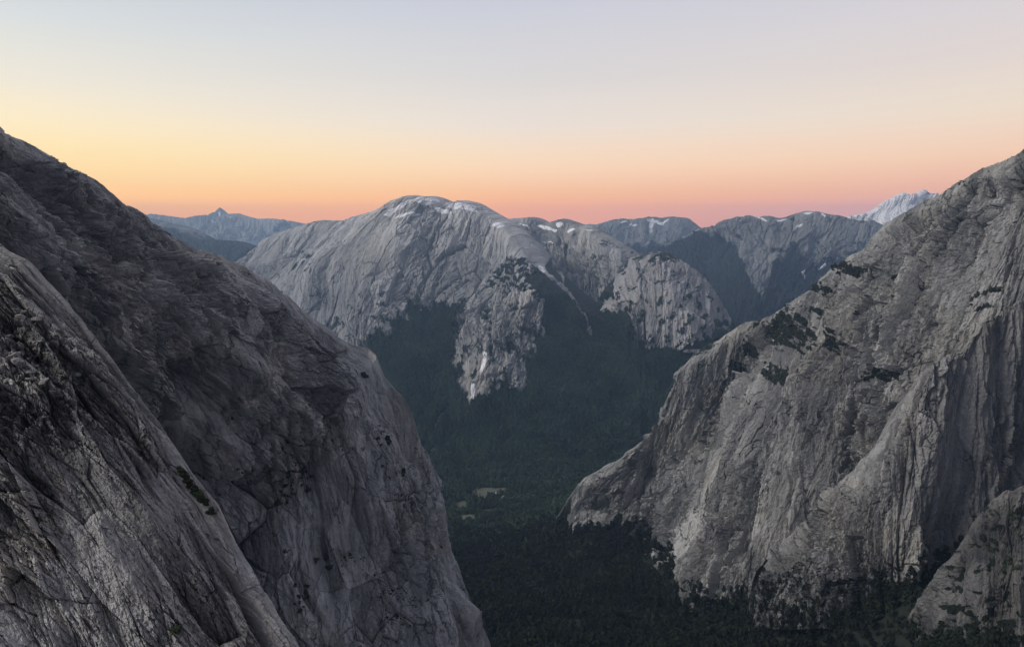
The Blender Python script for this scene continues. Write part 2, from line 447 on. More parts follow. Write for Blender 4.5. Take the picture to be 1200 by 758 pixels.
def add_ribs(g, ribs, gain=1.0):
    """buttresses standing out along a line, long on the near side and steep on the far side"""
    d = np.zeros(g.shape)
    for pts, amp, wn, wf in ribs:
        wx = g.px + 9 * fbm(g.px / 40, g.py / 40, 3, 131); wy = g.py + 9 * fbm(g.px / 40, g.py / 40, 3, 132)
        dist = seg_dist(wx, wy, pts); pa = np.array(pts, float)
        yl = np.interp(wx, pa[:, 0], pa[:, 1]); side = wy > yl
        w = np.where(side, wn, wf)
        r = np.clip(1 - dist / w, 0, 1)
        d = np.maximum(d, amp * r * r * (3 - 2 * r) * .6 + amp * .4 * r)
    g.P = g.P + g.N * (d * gain * sstep(.02, .35, g.T))[..., None]

# ------------------------------------------------------------------ left mountain (rows run down the fall line)
crestL = [(0,155),(16,168.6),(39,185),(61,201),(76,209),(88,210),(102,218.5),(123,232),(141,242),(153,247),(164,254.5),(180,267),(213,283),(229,297.5),(262,308.6),(286,324),(303,336),(320,342.5),(338,354),(351,366),(365,378),(379,387),(396,400),(413,408),(432,414),(441,422),(446,436),(451,450),(461,464),(471,476),(478,491),(487,527),(500,549),(512,571),(518,607),(527,647),(545,683),(563,719),(574,750),(582,775)]
R0 = [(-120,80,480),(0,155,560),(88,210,640),(164,254,730),(262,309,850),(365,378,1000),(432,414,1080),(478,491,1060),(512,571,1030),(545,683,990),(582,775,960),(630,880,920)]
def k_(row, base, f): return [(a, b, base[i][2] * f) for i, (a, b) in enumerate(row)]
R1 = k_([(-150,180),(-40,240),(50,300),(130,350),(215,405),(305,465),(372,510),(415,570),(448,640),(485,720),(525,800),(565,900)], R0, .90)
R2 = k_([(-180,260),(-80,320),(0,370),(80,420),(160,470),(235,530),(300,590),(340,650),(372,710),(405,780),(440,860),(480,950)], R0, .845)
R3 = k_([(-200,340),(-120,400),(-50,450),(30,500),(100,560),(165,620),(215,680),(255,740),(285,800),(315,870),(355,940),(395,1020)], R0, .80)
g = loft([R0, R1, R2, R3], crestL, back=((40, 40), (160, 380), (300, 900)), dens=D, aniso='s', floor=-30)
# broad ribs and hollows down the wall
sm_ = g.S
bigr = fbm(g.V / 260 + 3, g.U / 900, 3, 21)
g.P = g.P + g.N * (bigr * 26 * sstep(0, .5, g.T) )[..., None]
add_ribs(g, [([(40,195),(110,262),(180,330),(250,398),(330,470),(395,540),(450,630),(500,710),(545,790)], 17, 58, 24),
    ([(-60,230),(0,268),(60,325),(125,400),(190,470),(262,545),(330,640),(380,720),(430,800)], 17, 60, 24),
    ([(225,300),(300,358),(362,420),(420,490),(462,570),(505,650),(545,720)], 14, 42, 20),
    ([(250,500),(300,560),(352,650),(395,740),(420,800)], 13, 42, 18), ([(330,470),(352,520),(372,600),(400,680)], 10, 28, 14)])
# strata dip more steeply than the skyline, most of all high on the mountain
vv = np.linspace(g.V.min(), g.V.max(), 400); ang = np.radians(np.interp((vv - vv[0]) / (vv[-1] - vv[0]), [0, .35, .6, 1], [32, 28, 18, 8]))
Ff = np.concatenate([[0], np.cumsum(np.tan(ang[:-1]) * np.diff(vv))])
U0, V0 = g.U, g.V
g.U = U0 - np.interp(V0, vv, Ff); g.V = V0 + .45 * U0
granite(g, .95, 100, rib=.3, slab=1.15, fine=.7, crack=1.2, ribw=80, ribl=260, crest_keep=.32, slope_l=2.6, big=1.9, diag=.7, dang=.5, cleft=.8, gain=1.15, keepw=.3)
st = steep(g.Q)
vg = np.maximum(.56 * g.low * sstep(340, 520, g.py), .62 * sstep(.62, .85, st) * sstep(.1, .4, fbm(g.U / 60, g.V / 120, 4, 5) + .25) * sstep(380, 520, g.py))
vegL = vg
left_mountain = build(g, 'mountain', M_left, 'dark grey granite mountainside falling from upper left towards the valley forest', 'mountain', veg=vg)
gL = g

# ------------------------------------------------------------------ near slabs at bottom left
crestN = [(0,291),(24.5,304),(41,324),(61,345),(82,369),(102,396),(123,422),(141,447),(150,458),(175,489),(203,531),(219,556),(244,588),(264,633),(284,669),(305,706),(320,734),(331,752),(345,780)]
R0 = [(-160,170,158),(0,291,152),(82,369,151),(141,447,150),(219,556,146),(284,669,142),(345,780,138),(410,900,130)]
R1 = k_([(-200,280),(-70,390),(0,450),(60,520),(125,610),(180,710),(235,810),(300,940)], R0, .925)
R2 = k_([(-240,400),(-130,490),(-70,560),(-10,640),(50,730),(100,830),(150,930),(210,1060)], R0, .855)
R3 = k_([(-280,520),(-190,610),(-130,690),(-80,770),(-20,870),(30,970),(80,1080),(140,1200)], R0, .79)
g = loft([R0, R1, R2, R3], crestN, back=((5, 8), (16, 50), (40, 160)), dens=1.35, aniso='s', floor=-30)
bigr = fbm(g.U / 40 + 1, g.V / 200, 3, 31)
g.P = g.P + g.N * (bigr * 4.5 * sstep(0, .4, g.T))[..., None]
granite(g, .17, 200, rib=.45, slab=1.7, fine=.75, crack=1.0, ribw=55, ribl=620, crest_keep=.3, slope_l=6, big=1.6, diag=.7, dang=.3, warp=.3, keepw=.15, cleft=1.0, gain=1.15)
# broken ground high on the left of the slabs
rub = sstep(150, 40, g.px) * sstep(345, 400, g.py) * sstep(545, 470, g.py)
f, e, a = facet(g.U / 1.6, g.V / 1.9, 77, 1.6); f2, e2, a2 = facet(g.U / .7, g.V / .9, 78, 1.6)
n_ = smooth_grid(normals(g.P), 6)
g.Q = g.Q + n_ * (rub * (1.0 * f + .45 * f2 - .5 * (1 - sstep(0, .12, e))))[..., None]
vg = .52 * rub * sstep(.0, .35, fbm(g.U / 3, g.V / 5, 3, 8))
tone = g.tone + 1.0 * sstep(600, 730, g.py + .5 * (80 - g.px)) * sstep(130, 30, g.px) + rub * (a - .5) * .8
near_slabs = build(g, 'rock_slope', M_near, 'nearest grey granite slabs with a rubble gully, at the lower left edge', 'rock slope', veg=vg, tone=tone)
gN = g

# ------------------------------------------------------------------ right mountain
crestR = [(1200,175),(1174.6,194),(1155,200),(1141,203.6),(1123,215.5),(1103,229),(1095,235),(1072,245),(1052,255),(1036,265),(1024,277),(1016,289),(1006,302.6),(989,308.5),(977,316.5),(961,332),(945,350),(925,362),(901,378),(888,384),(867,387),(852,395),(836,407),(819,415),(802,429),(792,446),(782,465),(778,478),(770,503),(764,511),(743,527),(723,543),(699,554),(678,566),(666,584),(654,604),(644,625)]
R0 = [(1340,80,1420),(1200,175,1500),(1103,229,1700),(1024,277,1900),(961,332,2050),(888,384,2250),(819,415,2330),(770,503,2380),(699,554,2440),(642,630,2490)]
R1 = [(1310,230,1400),(1165,290,1495),(1070,310,1690),(990,350,1870),(930,400,2010),(868,440,2220),(800,475,2315),(752,535,2370),(690,572,2430),(646,638,2486)]
R2 = [(1265,380,1390),(1120,410,1485),(1020,420,1665),(950,440,1820),(890,480,1950),(835,515,2175),(780,545,2300),(735,572,2362),(678,588,2420),(649,645,2480)]
R3 = [(1225,530,1390),(1075,545,1490),(985,560,1640),(915,580,1770),(855,600,1890),(805,590,2140),(765,597,2275),(724,594,2355),(672,600,2412),(651,652,2474)]
R4 = [(1150,720,1400),(1012,692,1500),(951,700,1620),(880,722,1720),(815,720,1830),(776,668,2100),(752,648,2250),(716,620,2350),(670,612,2405),(653,660,2468)]
R5 = [(1140,790,1380),(1005,760,1480),(945,770,1600),(875,790,1700),(808,790,1810),(768,730,2080),(745,700,2235),(706,660,2340),(666,640,2400),(655,675,2460)]
g = loft([R0, R1, R2, R3, R4, R5], crestR, back=((110, 60), (500, 700), (700, 1500)), dens=D, aniso='t')
bigr = fbm(g.U / 420 + 2.3, g.V / 1500, 3, 41) * 55 + 22 * fbm(g.U / 130, g.V / 700, 3, 42)
g.P = g.P + g.N * np.array([1, 1, .15]) * (bigr * sstep(0, .8, g.T) * sstep(1.0, .86, g.S))[..., None]
add_ribs(g, [([(735,640),(790,540),(850,470),(905,400)], 17, 42, 26), ([(805,660),(860,560),(930,470),(1000,400),(1060,330)], 22, 56, 30), ([(860,690),(930,590),(1000,520),(1060,455)], 20, 46, 26), ([(960,640),(1020,560),(1100,440),(1160,330),(1215,250)], 24, 62, 32), ([(990,480),(1050,400),(1100,330)], 15, 38, 22)])
granite(g, 1.75, 300, rib=.6, slab=1.45, fine=.65, crack=1.2, ribw=75, ribl=480, crest_keep=.2, slope_l=2.8, big=1.6, diag=1.1, dang=.45, cleft=.9, gain=1.1, keepw=.3, mask=.25 + .75 * sstep(1.0, .6, g.S))
st = steep(g.Q)
led = fbm(g.px / 60, g.py / 22, 4, 15)
vg = np.maximum(sstep(.30, .6, st) * sstep(.08, .38, led) * .55, .56 * g.low)
for (x, y, rx, ry) in ((925,388,34,26),(968,398,16,14),(985,310,18,8),(1000,318,16,9),(960,338,16,8),(958,362,9,8),(908,437,18,14),(1058,330,22,8),(935,352,10,8),(860,430,12,14),(1040,440,20,10),(1150,362,16,6),(1020,372,10,7),(880,412,10,16),(1000,640,40,20),(1160,340,22,6)):
    d = np.hypot((g.px - x) / rx, (g.py - y) / ry); vg = np.maximum(vg, .66 * sstep(1.3, .4, d + .9 * fbm(g.px / 7, g.py / 6, 4, 33)))
vg = np.maximum(vg, foot_plants(g, 40))
vegR = vg; footR = foot_plants(g, 40)
pale = np.zeros(g.shape)
for pts, w in (([(772,652),(800,640),(822,610)], 16), ([(826,715),(845,690),(868,650),(890,615)], 15), ([(850,706),(880,690)], 10), ([(745,600),(790,560),(800,520)], 7), ([(905,560),(890,600)], 8)):
    pale = np.maximum(pale, sstep(1.4, .2, seg_dist(g.px + 8 * fbm(g.px / 20, g.py / 20, 3, 45), g.py + 8 * fbm(g.px / 20, g.py / 20, 3, 46), pts) / w))
g.tone = g.tone + .85 * pale
right_mountain = build(g, 'mountain', M_right, 'steep grey granite mountain filling the right side above the dark valley forest', 'mountain', veg=vg)
gR = g

# nearer rib with a smooth dark face, right edge
edgeB = [(1200,357),(1178,368),(1151,384),(1127,415),(1095,427),(1075,448),(1053,490),(1033,519),(1008,547),(980,572),(947,608)]
R0 = [(1335, 285, 1500), (1200, 357, 1430), (1151, 384, 1375), (1095, 427, 1320), (1053, 490, 1350), (1008, 547, 1410), (947, 608, 1490), (900, 655, 1545)]
R1 = [(1335, 400, 1473), (1200, 440, 1404), (1145, 450, 1350), (1088, 478, 1296), (1042, 530, 1325), (996, 574, 1384), (940, 624, 1463), (897, 659, 1517)]
R2 = [(1330, 520, 1446), (1190, 540, 1378), (1132, 548, 1325), (1076, 560, 1272), (1029, 585, 1301), (984, 612, 1359), (933, 645, 1436), (893, 666, 1489)]
R3 = [(1325, 620, 1419), (1180, 630, 1352), (1120, 640, 1300), (1064, 646, 1248), (1018, 658, 1277), (973, 664, 1333), (927, 676, 1409), (890, 680, 1461)]
R4 = [(1320, 760, 1392), (1170, 740, 1327), (1112, 735, 1276), (1057, 735, 1224), (1012, 738, 1252), (968, 735, 1308), (920, 738, 1382), (886, 735, 1433)]
g = loft([R0, R1, R2, R3, R4], edgeB, back=((30, 20), (140, 160), (200, 600)), dens=D, aniso='t')
smo = .7 + .3 * sstep(1130, 1060, g.px) + .3 * sstep(560, 640, g.py)
bigr = fbm(g.U / 200 + 2.3, g.V / 900, 3, 61) * 20
g.P = g.P + g.N * np.array([1, 1, .15]) * (bigr * sstep(0, .8, g.T))[..., None]
granite(g, 1.3, 400, rib=.8, slab=1.0, fine=.9, crack=1.2, ribw=80, ribl=500, crest_keep=.5, mask=smo, diag=.6, dang=.4, gain=1.1)
st = steep(g.Q)
vg = sstep(.35, .6, st) * sstep(.05, .3, fbm(g.px / 50, g.py / 25, 4, 16)) * .5 + .5 * sstep(640, 690, g.py + 20 * fbm(g.px / 20, g.py / 20, 3, 3))
vg = np.maximum(vg, foot_plants(g, 40))
tone = g.tone - .14 * sstep(1105, 1160, g.px + .25 * (g.py - 480))  # shade on the face right of the edge, put into its tone
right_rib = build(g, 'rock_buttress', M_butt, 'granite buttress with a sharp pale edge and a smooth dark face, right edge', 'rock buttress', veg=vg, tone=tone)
gB = g; footB = foot_plants(g, 40)

# low knoll in front of it
R0 = [(1345,500,960),(1270,545,990),(1200,572,1010),(1159,592,1035),(1134,621,1060),(1110,657,1090),(1085,690,1120),(1062,722,1150)]
R1 = [(1345,600,935),(1262,615,968),(1194,630,990),(1155,645,1014),(1130,665,1042),(1106,688,1074),(1083,708,1108),(1061,735,1142)]
R2 = [(1345,690,915),(1255,690,948),(1188,690,972),(1150,700,996),(1126,706,1026),(1103,716,1060),(1081,728,1098),(1060,750,1136)]
R3 = [(1345,830,880),(1250,810,915),(1184,800,945),(1146,800,972),(1122,790,1004),(1100,780,1040),(1079,775,1080),(1058,780,1125)]
g = loft([R0, R1, R2, R3], None, back=((30, 10), (120, 120), (160, 500)), dens=D, aniso='t')
granite(g, 1.1, 500, rib=1.1, slab=1.5, fine=1.3, crack=1.3, ribw=70, ribl=260, crest_keep=.3)
vg = .55 * sstep(0.0, .3, fbm(g.px / 22, g.py / 16, 4, 19)) + .35 * sstep(690, 730, g.py)
vg = np.maximum(vg, foot_plants(g, 24))
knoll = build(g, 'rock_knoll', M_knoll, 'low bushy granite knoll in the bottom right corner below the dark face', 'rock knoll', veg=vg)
gK = g; footK = foot_plants(g, 20)

# ------------------------------------------------------------------ central massif
crestC = [(300,298),(307,287),(327,275),(348,266),(369,259.5),(403,259),(416,254),(433,249),(451,244),(465,234),(478,229.6),(492,231.5),(502,231),(511,234.5),(518,239.5),(523,240),(528,237),(536,235),(547,237.5),(564,247.5),(583,258),(602,275),(616,295),(631,314),(651,333),(672,350),(690,362),(720,380),(745,391)]
R0 = [(240,330,6900),(300,298,6800),(369,259.5,6500),(420,253,6300),(478,229.6,6000),(540,237,6000),(583,258,5900),(616,295,5400),(651,333,5050),(690,362,4900),(750,393,4800)]
R1 = [(225,350,6600),(280,325,6500),(345,290,6250),(396,275,6080),(455,256,5850),(520,262,5800),(565,290,5450),(600,315,5080),(637,350,4850),(682,385,4720),(750,412,4650)]
R2 = [(205,400,6150),(250,380,6100),(318,335,5850),(368,325,5680),(430,320,5500),(490,325,5400),(542,340,5150),(590,360,4800),(630,392,4620),(675,420,4500),(750,440,4450)]
R3 = [(190,450,5600),(230,440,5600),(300,400,5400),(366,395,5250),(420,395,5120),(468,385,5050),(520,392,4880),(572,412,4580),(618,440,4430),(670,455,4330),(750,470,4300)]
R4 = [(190,520,5000),(230,510,5000),(300,480,4850),(376,468,4720),(428,466,4620),(478,455,4560),(520,458,4450),(555,478,4270),(608,490,4200),(665,495,4150),(750,502,4100)]
base = [(190,545,3990),(230,545,3990),(300,545,3990),(376,542,3990),(430,541,3990),(480,540,3990),(520,540,3990),(555,539,3990),(608,539,3990),(665,539,3990),(750,539,3990)]
R6 = [(x, y + 40, 3700) for x, y, Y in base]
g = loft([R0, R1, R2, R3, R4, base, R6], crestC, back=((500, 120), (1500, 900), (2000, 1900)), dens=1.45, aniso='t')
bigr = (ridged(g.U / 800 + .3, g.V / 1500 + .25 * g.U / 800, 3, 51) - .45) * 150 + 45 * fbm(g.U / 300, g.V / 500, 3, 52)
bigr = bigr + 45 * (ridged(g.U / 230 + 2, g.V / 900, 3, 57) - .4) * sstep(2.5, 3.5, g.T)
bm = sstep(.1, 1.2, g.T) * sstep(5.2, 4.2, g.T)
g.P = g.P + g.N * np.array([1, 1, .15]) * (bigr * bm)[..., None]
wob = 22 * fbm(g.px / 45, g.py / 60, 4, 81) + 20 * fbm(g.px / 9, g.py / 26, 4, 82)
line = np.interp(g.px, [200,300,380,432,452,471,500,537,560,590,625,760], [520,470,430,409,388,364,357,354,352,345,318,318])
forest = sstep(-16, 9, g.py + wob - line)
spur = [(533,366),(545,350),(562,334),(588,316),(603,300),(612,312),(622,338),(633,356),(641,392),(626,404),(612,430),(606,457),(590,450),(575,458),(562,466),(552,478),(540,458),(528,442),(522,412)]
sp = in_poly(g.px + .7 * wob, g.py + .6 * wob, spur)
spl = fbm(g.px / 7, g.py / 20, 4, 95)
forest = np.where(sp, np.clip(.08 + 1.3 * spl, 0, .8) * sstep(330, 420, g.py), forest)
darktop = in_poly(g.px + .5 * wob, g.py + .5 * wob, [(560,334),(584,308),(600,299),(618,306),(640,325),(660,345),(645,368),(625,356),(604,338),(590,345),(575,340)])
forest = np.where(darktop & (fbm(g.px / 7, g.py / 5, 4, 6) > -.08), .8, forest)
for pts, w in (([(634,312),(645,324),(660,338),(676,356),(690,376),(697,392)], 2.0), ([(556,452),(550,474)], 2.5), ([(570,425),(564,452)], 2.5), ([(607,440),(600,456)], 2.0), ([(510,520),(498,548)], 2.5), ([(520,470),(506,505)], 1.3)):
    forest = np.where(seg_dist(g.px + .2 * wob, g.py, pts) < w * (.6 + .8 * rnd((g.px / 3).astype(int), (g.py / 3).astype(int), 3)), 0, forest)
led = sstep(.12, .35, fbm(g.px / 20, g.py / 12, 4, 17)) * sstep(280, 360, g.py) * .48
tiers = .6 * sstep(.15, .4, fbm(g.px / 40 + .6 * g.py / 40, g.py / 70, 4, 27)) * sstep(500, 360, g.px) * sstep(270, 300, g.py)
rockm = 1 - .5 * np.clip(forest, 0, 1)
granite(g, 5.0, 600, rib=.35, slab=.6, fine=.55, crack=.8, ribw=60, ribl=300, crest_keep=.1, mask=rockm, big=1.0, keepw=.5, diag=.7, dang=.5, cleft=.45)
veg = np.clip(np.maximum(forest, np.maximum(led, tiers)), 0, 1)
snow = np.zeros(g.shape)
for (x, y, rx, ry, a_) in ((500,236,13,3.5,.0),(540,241,15,3.2,.1),(470,241,14,2.2,-.4),(519,245,10,2,.2),(478,252,14,1.6,-.2),(585,262,6,2,.2),(552,245,8,1.5,.3),(460,248,9,1.5,-.5)):
    dx, dy = g.px - x, g.py - y; dx, dy = dx * math.cos(a_) + dy * math.sin(a_), -dx * math.sin(a_) + dy * math.cos(a_)
    snow = np.maximum(snow, sstep(1.9, .4, np.hypot(dx / rx, dy / ry)))
for pts in ([(632,313),(637,318)],[(553,470),(557,452)],[(572,424),(567,440)]):
    snow = np.maximum(snow, .62 * (seg_dist(g.px, g.py, pts) < 2.2))
tone = g.tone * .8 + .55 * sstep(320, 240, g.py) + .5 * sp * (fbm(g.px / 6, g.py / 40, 4, 91)) - .15  # paler towards the summit: sky light on the top painted into the rock tone
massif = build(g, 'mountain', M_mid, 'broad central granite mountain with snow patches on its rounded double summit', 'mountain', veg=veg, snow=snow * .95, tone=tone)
gC = g; vegC = veg

# ------------------------------------------------------------------ ridge behind the saddle
crest2 = [(575,262),(583,259),(600,256),(620.6,253.6),(634,261),(655,256),(674,262),(690,267),(703,276.6),(717,285),(730,294),(741,303),(752,312)]
R0 = [(540,275,7300),(583,259,7200),(634,260,7100),(674,262,6800),(703,276.6,6300),(730,294,5900),(760,315,5800)]
R1 = [(545,290,7000),(590,275,6850),(632,280,6700),(668,285,6400),(697,300,5980),(728,312,5700),(765,335,5650)]
R2 = [(550,320,6600),(598,310,6400),(637,310,6150),(672,318,5980),(700,327,5750),(730,335,5600),(768,352,5550)]
R3 = [(560,350,6100),(610,340,5950),(648,336,5750),(680,345,5600),(705,352,5500),(735,360,5420),(770,375,5400)]
R4 = [(560,430,5200),(610,430,5200),(648,430,5200),(680,430,5150),(705,430,5100),(735,430,5100),(770,430,5100)]
g = loft([R0, R1, R2, R3, R4], crest2, back=((400, 120), (1500, 900), (2500, 2000)), dens=1.4, aniso='t')
bigr = (ridged(g.U / 700 + .3, g.V / 2200, 3, 53) - .45) * 110
g.P = g.P + g.N * np.array([1, 1, .15]) * (bigr * sstep(.1, 1., g.T))[..., None]
wob = 8 * fbm(g.px / 30, g.py / 30, 4, 83)
forest = sstep(-3, 3, g.py + wob - np.interp(g.px, [560,640,660,683,700,720,740], [330,318,330,345,348,352,330])) * .9
forest = np.maximum(forest, .5 * sstep(.1, .4, fbm(g.px / 18, g.py / 10, 4, 18)))
granite(g, 6.0, 700, rib=.4, slab=.8, ribw=60, ribl=300, crest_keep=.12, big=1.0, keepw=.5, diag=.5, cleft=.5)
snow = np.zeros(g.shape)
for (x, y, rx, ry) in ((612,262,7,1.5),(640,262,10,1.3),(622,285,5,1.2),(668,266,6,1.3),(655,259,6,1.5),(603,272,4,1.5),(637,275,6,1),(683,343,3,1.2),(690,270,5,1.2)):
    snow = np.maximum(snow, .85 * sstep(1.6, .3, np.hypot((g.px - x) / rx, (g.py - y) / ry)))
build(g, 'mountain_ridge', M_mid, 'grey cliffed ridge behind the forested saddle, between the central mountain and the dome', 'mountain ridge', veg=forest, snow=snow, tone=g.tone - .15)

# ------------------------------------------------------------------ rounded dome right of centre
crestD = [(690,372),(700,358),(709,342),(718,331),(727,322),(735,312),(741,304),(757,299),(768,297),(775,296.5),(784,298),(795,303),(807,311),(819,319),(828,328),(836,340),(845,355),(854,371),(860,385),(872,400)]
R0 = [(680,385,5100),(703,352,5100),(727,322,5060),(745,303,5020),(775,296.5,4980),(805,310,4990),(828,328,5010),(848,362,5050),(872,400,5080)]
R1 = [(682,395,4980),(706,360,4970),(731,338,4860),(748,326,4800),(776,320,4760),(806,334,4790),(829,350,4850),(850,378,4950),(874,412,5000)]
R2 = [(690,405,4850),(714,370,4840),(736,358,4700),(752,354,4620),(778,354,4580),(805,362,4620),(828,374,4730),(850,390,4850),(874,420,4930)]
R3 = [(700,412,4720),(722,384,4700),(742,385,4560),(756,404,4480),(780,408,4450),(806,404,4490),(828,400,4600),(850,402,4740),(874,430,4850)]
R4 = [(700,470,4350),(724,465,4330),(745,465,4300),(760,468,4290),(782,470,4280),(806,470,4290),(830,470,4310),(852,470,4340),(876,480,4360)]
R5 = [(700,539,3990),(724,539,3990),(745,539,3990),(760,539,3990),(782,539,3990),(806,539,3990),(830,539,3990),(852,539,3990),(880,539,3990)]
R6 = [(x, 580, 3700) for x, y, Y in R5]
g = loft([R0, R1, R2, R3, R4, R5, R6], crestD, back=((250, 60), (700, 500), (900, 1900)), dens=1.6, aniso='t')
bigr = (ridged(g.U / 260 + .3, g.V / 500, 3, 55) - .45) * 28
g.P = g.P + g.N * np.array([1, 1, .15]) * (bigr * sstep(.1, 1., g.T) * sstep(5, 3.5, g.T))[..., None]
wob = 12 * fbm(g.px / 30, g.py / 30, 4, 84) + 14 * fbm(g.px / 8, g.py / 14, 4, 85)
dome = [(700,368),(706,360),(725,318),(745,298),(775,290),(800,298),(830,320),(850,355),(862,380),(850,393),(838,390),(820,398),(792,408),(770,409),(752,408),(740,396),(736,370),(722,366)]
forest = np.where(in_poly(g.px + .5 * wob, g.py + .4 * wob, dome), 0, 1.0)
led = sstep(-.05, .35, fbm(g.px / 10 + g.py / 14, g.py / 9, 5, 20, .65)) * .58
forest = np.maximum(forest, led)
forest = np.maximum(forest, .6 * sstep(318, 300, g.py + wob * .6))
forest = np.where(seg_dist(g.px, g.py, [(800,413),(825,412)]) < 2, 0, forest)
granite(g, 4.6, 800, rib=.2, slab=.7, ribw=40, ribl=300, crest_keep=.2, big=.5, keepw=.5, cleft=.35, diag=.4, mask=1 - .7 * np.clip(forest, 0, 1) * (g.py > 400))
build(g, 'granite_dome', M_dome, 'rounded granite dome streaked with bushes right of the central mountain', 'granite dome', veg=forest)
gD = g; vegD = forest

# ------------------------------------------------------------------ farther mountains
def far(name, label, cat, rows, crest, m, seed, mat, rel, vline=None, snows=(), back=((900, 250), (3000, 1500)), dens=1.3, keep=.12, ledge=.5, tone=0.0):
    g = loft(rows, crest, back=back, dens=dens, aniso='t')
    bigr = (ridged(g.U / (rel * 6) + .3, g.V / (rel * 16), 4, seed) - .45) * rel
    g.P = g.P + g.N * np.array([1, 1, .15]) * (bigr * sstep(.05, 1.2, g.T))[..., None]
    wob = 8 * fbm(g.px / 30, g.py / 30, 4, seed + 1) + 4 * fbm(g.px / 8, g.py / 8, 3, seed + 2)
    veg = np.zeros(g.shape)
    if vline is not None:
        veg = sstep(-15, 11, g.py + 1.4 * wob - np.interp(g.px, *vline)) * .95
        veg = np.maximum(veg, ledge * sstep(.05, .4, fbm(g.px / 18, g.py / 12, 4, seed + 3)))
    granite(g, m, seed + 5, rib=.5, slab=.8, ribw=45, ribl=240, cleft=.5, diag=.5, crest_keep=keep, big=.8, keepw=.6)
    snow = np.zeros(g.shape)
    for (x, y, rx, ry, a_) in snows:
        dx, dy = g.px - x, g.py - y; dx, dy = dx * math.cos(a_) + dy * math.sin(a_), -dx * math.sin(a_) + dy * math.cos(a_)
        snow = np.maximum(snow, (1.0 if cat == 'snow peak' else .72) * sstep(1.9, .3, np.hypot(dx / rx, dy / ry)))
    o = build(g, name, mat, label, cat, veg=veg, snow=snow, tone=g.tone * .6 + tone)
    return g

def drop(row, *steps):
    """rows below a crest: (pixels down, depth factor, sideways)"""
    return [row] + [[(x + dx, y + dy, Y * f) for x, y, Y in row] for dy, f, dx in steps]

c = [(800,284),(815,276),(826,270),(840,264.6),(860,256),(878,253),(891,256),(904,254),(919,255),(929,251),(945,247),(961,249),(973,252),(985,253),(1008,259),(1024,258),(1036,264),(1060,282),(1085,300)]
R0 = [(770,300,9600),(826,270,9300),(878,253,9000),(945,247,8800),(1008,259,8600),(1060,282,8500),(1110,320,8400)]
R1 = [(765,318,9000),(822,296,8800),(872,280,8500),(938,274,8300),(1000,285,8200),(1055,305,8100),(1110,340,8000)]
R2 = [(760,345,8200),(815,335,8000),(860,325,7700),(920,318,7600),(990,325,7600),(1050,340,7600),(1110,365,7500)]
R3 = [(755,385,7300),(808,380,7200),(852,378,6900),(908,375,6900),(980,375,7000),(1045,385,7000),(1110,395,7000)]
R4 = [(750,440,6700),(800,440,6600),(850,440,6500),(900,440,6500),(975,440,6500),(1040,440,6500),(1110,450,6500)]
far('mountain', 'bluish forested mountain with snow traces behind the dome and the right wall', 'mountain', [R0, R1, R2, R3, R4], c, 8.0, 900, M_far, 170,
    vline=([780,830,860,880,893,905,930,960,1000,1060],[272,283,292,330,345,312,284,305,292,292]), snows=((880,255.5,12,2,.2),(894,260,8,1.5,.5),(947,250,6,1.8,0),(936,267,6,1.3,-.5),(965,252,4,1.5,.6),(915,258,8,1.2,-.2),(967,308,8,2,-.6),(945,315,2,7,-.2)), tone=-.05)

c = [(680,270),(690,266),(699,263),(723,257),(744,257.7),(761,253),(777,254),(792,255),(806,255.7),(819,266),(826,269.7),(850,280)]
R0 = [(640,285,13500),(699,263,13000),(744,257.7,13000),(777,254,13000),(806,255.7,12800),(835,273,12800),(880,300,12500)]
far('mountain', 'pale hazy mountain with a flat snowy shoulder on the skyline above the dome', 'mountain', drop(R0, (18, .95, -4), (45, .86, -8), (90, .72, -10), (125, .6, -10)), c, 11.0, 950, M_far, 260,
    vline=([640,760,860],[292,290,300]), snows=((764,261,3,7,.15),(742,264,6,1.5,0),(777,258,8,1.5,0),(765,256,9,1.4,0),(730,262,5,1.2,-.3)), back=((1200, 300), (4000, 1800)))

c = [(975,262),(985,257),(991,255.5),(1016,249),(1027,243),(1036,237),(1042,234.5),(1048,231),(1054,228.3),(1060,231),(1066,231),(1073,228),(1080,225.4),(1087,227),(1093.5,226.6),(1104,232),(1125,246)]
R0 = [(930,285,9900),(985,257,9800),(1016,249,9800),(1048,231,9800),(1080,225.4,9800),(1110,236,9800),(1170,270,9800)]
far('snow_peak', 'distant snow covered peak glowing pale above the right ridge', 'snow peak', drop(R0, (16, .97, -2), (40, .9, -4), (60, .8, -4)), c, 3.0, 980, M_dist, 70,
    snows=((1050,252,110,26,0),(1015,256,60,8,-.2),(1054,234,16,9,0),(1085,240,30,14,0)), back=((1500, 500), (5000, 1800)), dens=2.0, tone=.1)

c = [(165,254),(176,252.5),(192,252.5),(205,254.5),(217,256),(225,254),(233,252.5),(245,252.3),(252,249),(256,246),(258.6,243.5),(261,247),(266,251),(274,251),(282,250.5),(292,254),(303,256.6),(320,256.6),(340,259),(358,262),(380,264),(420,268)]
R0 = [(60,262,19000),(130,256,19000),(180,252.5,19000),(230,253,19000),(258.6,243.5,19000),(303,256.6,19000),(358,262,19000),(430,268,19000)]
far('mountain_range', 'faint blue mountain range with a sharp pyramid peak on the left skyline', 'mountain range', drop(R0, (14, .95, 0), (30, .86, 0), (50, .7, 0)), c, 13.0, 1000, M_dist, 150,
    snows=((257,252,4,3,.6),(247,255,3,1.3,0),(268,254,5,1.0,0)), back=((1500, 500), (5000, 2000)), dens=1.8, keep=.05)

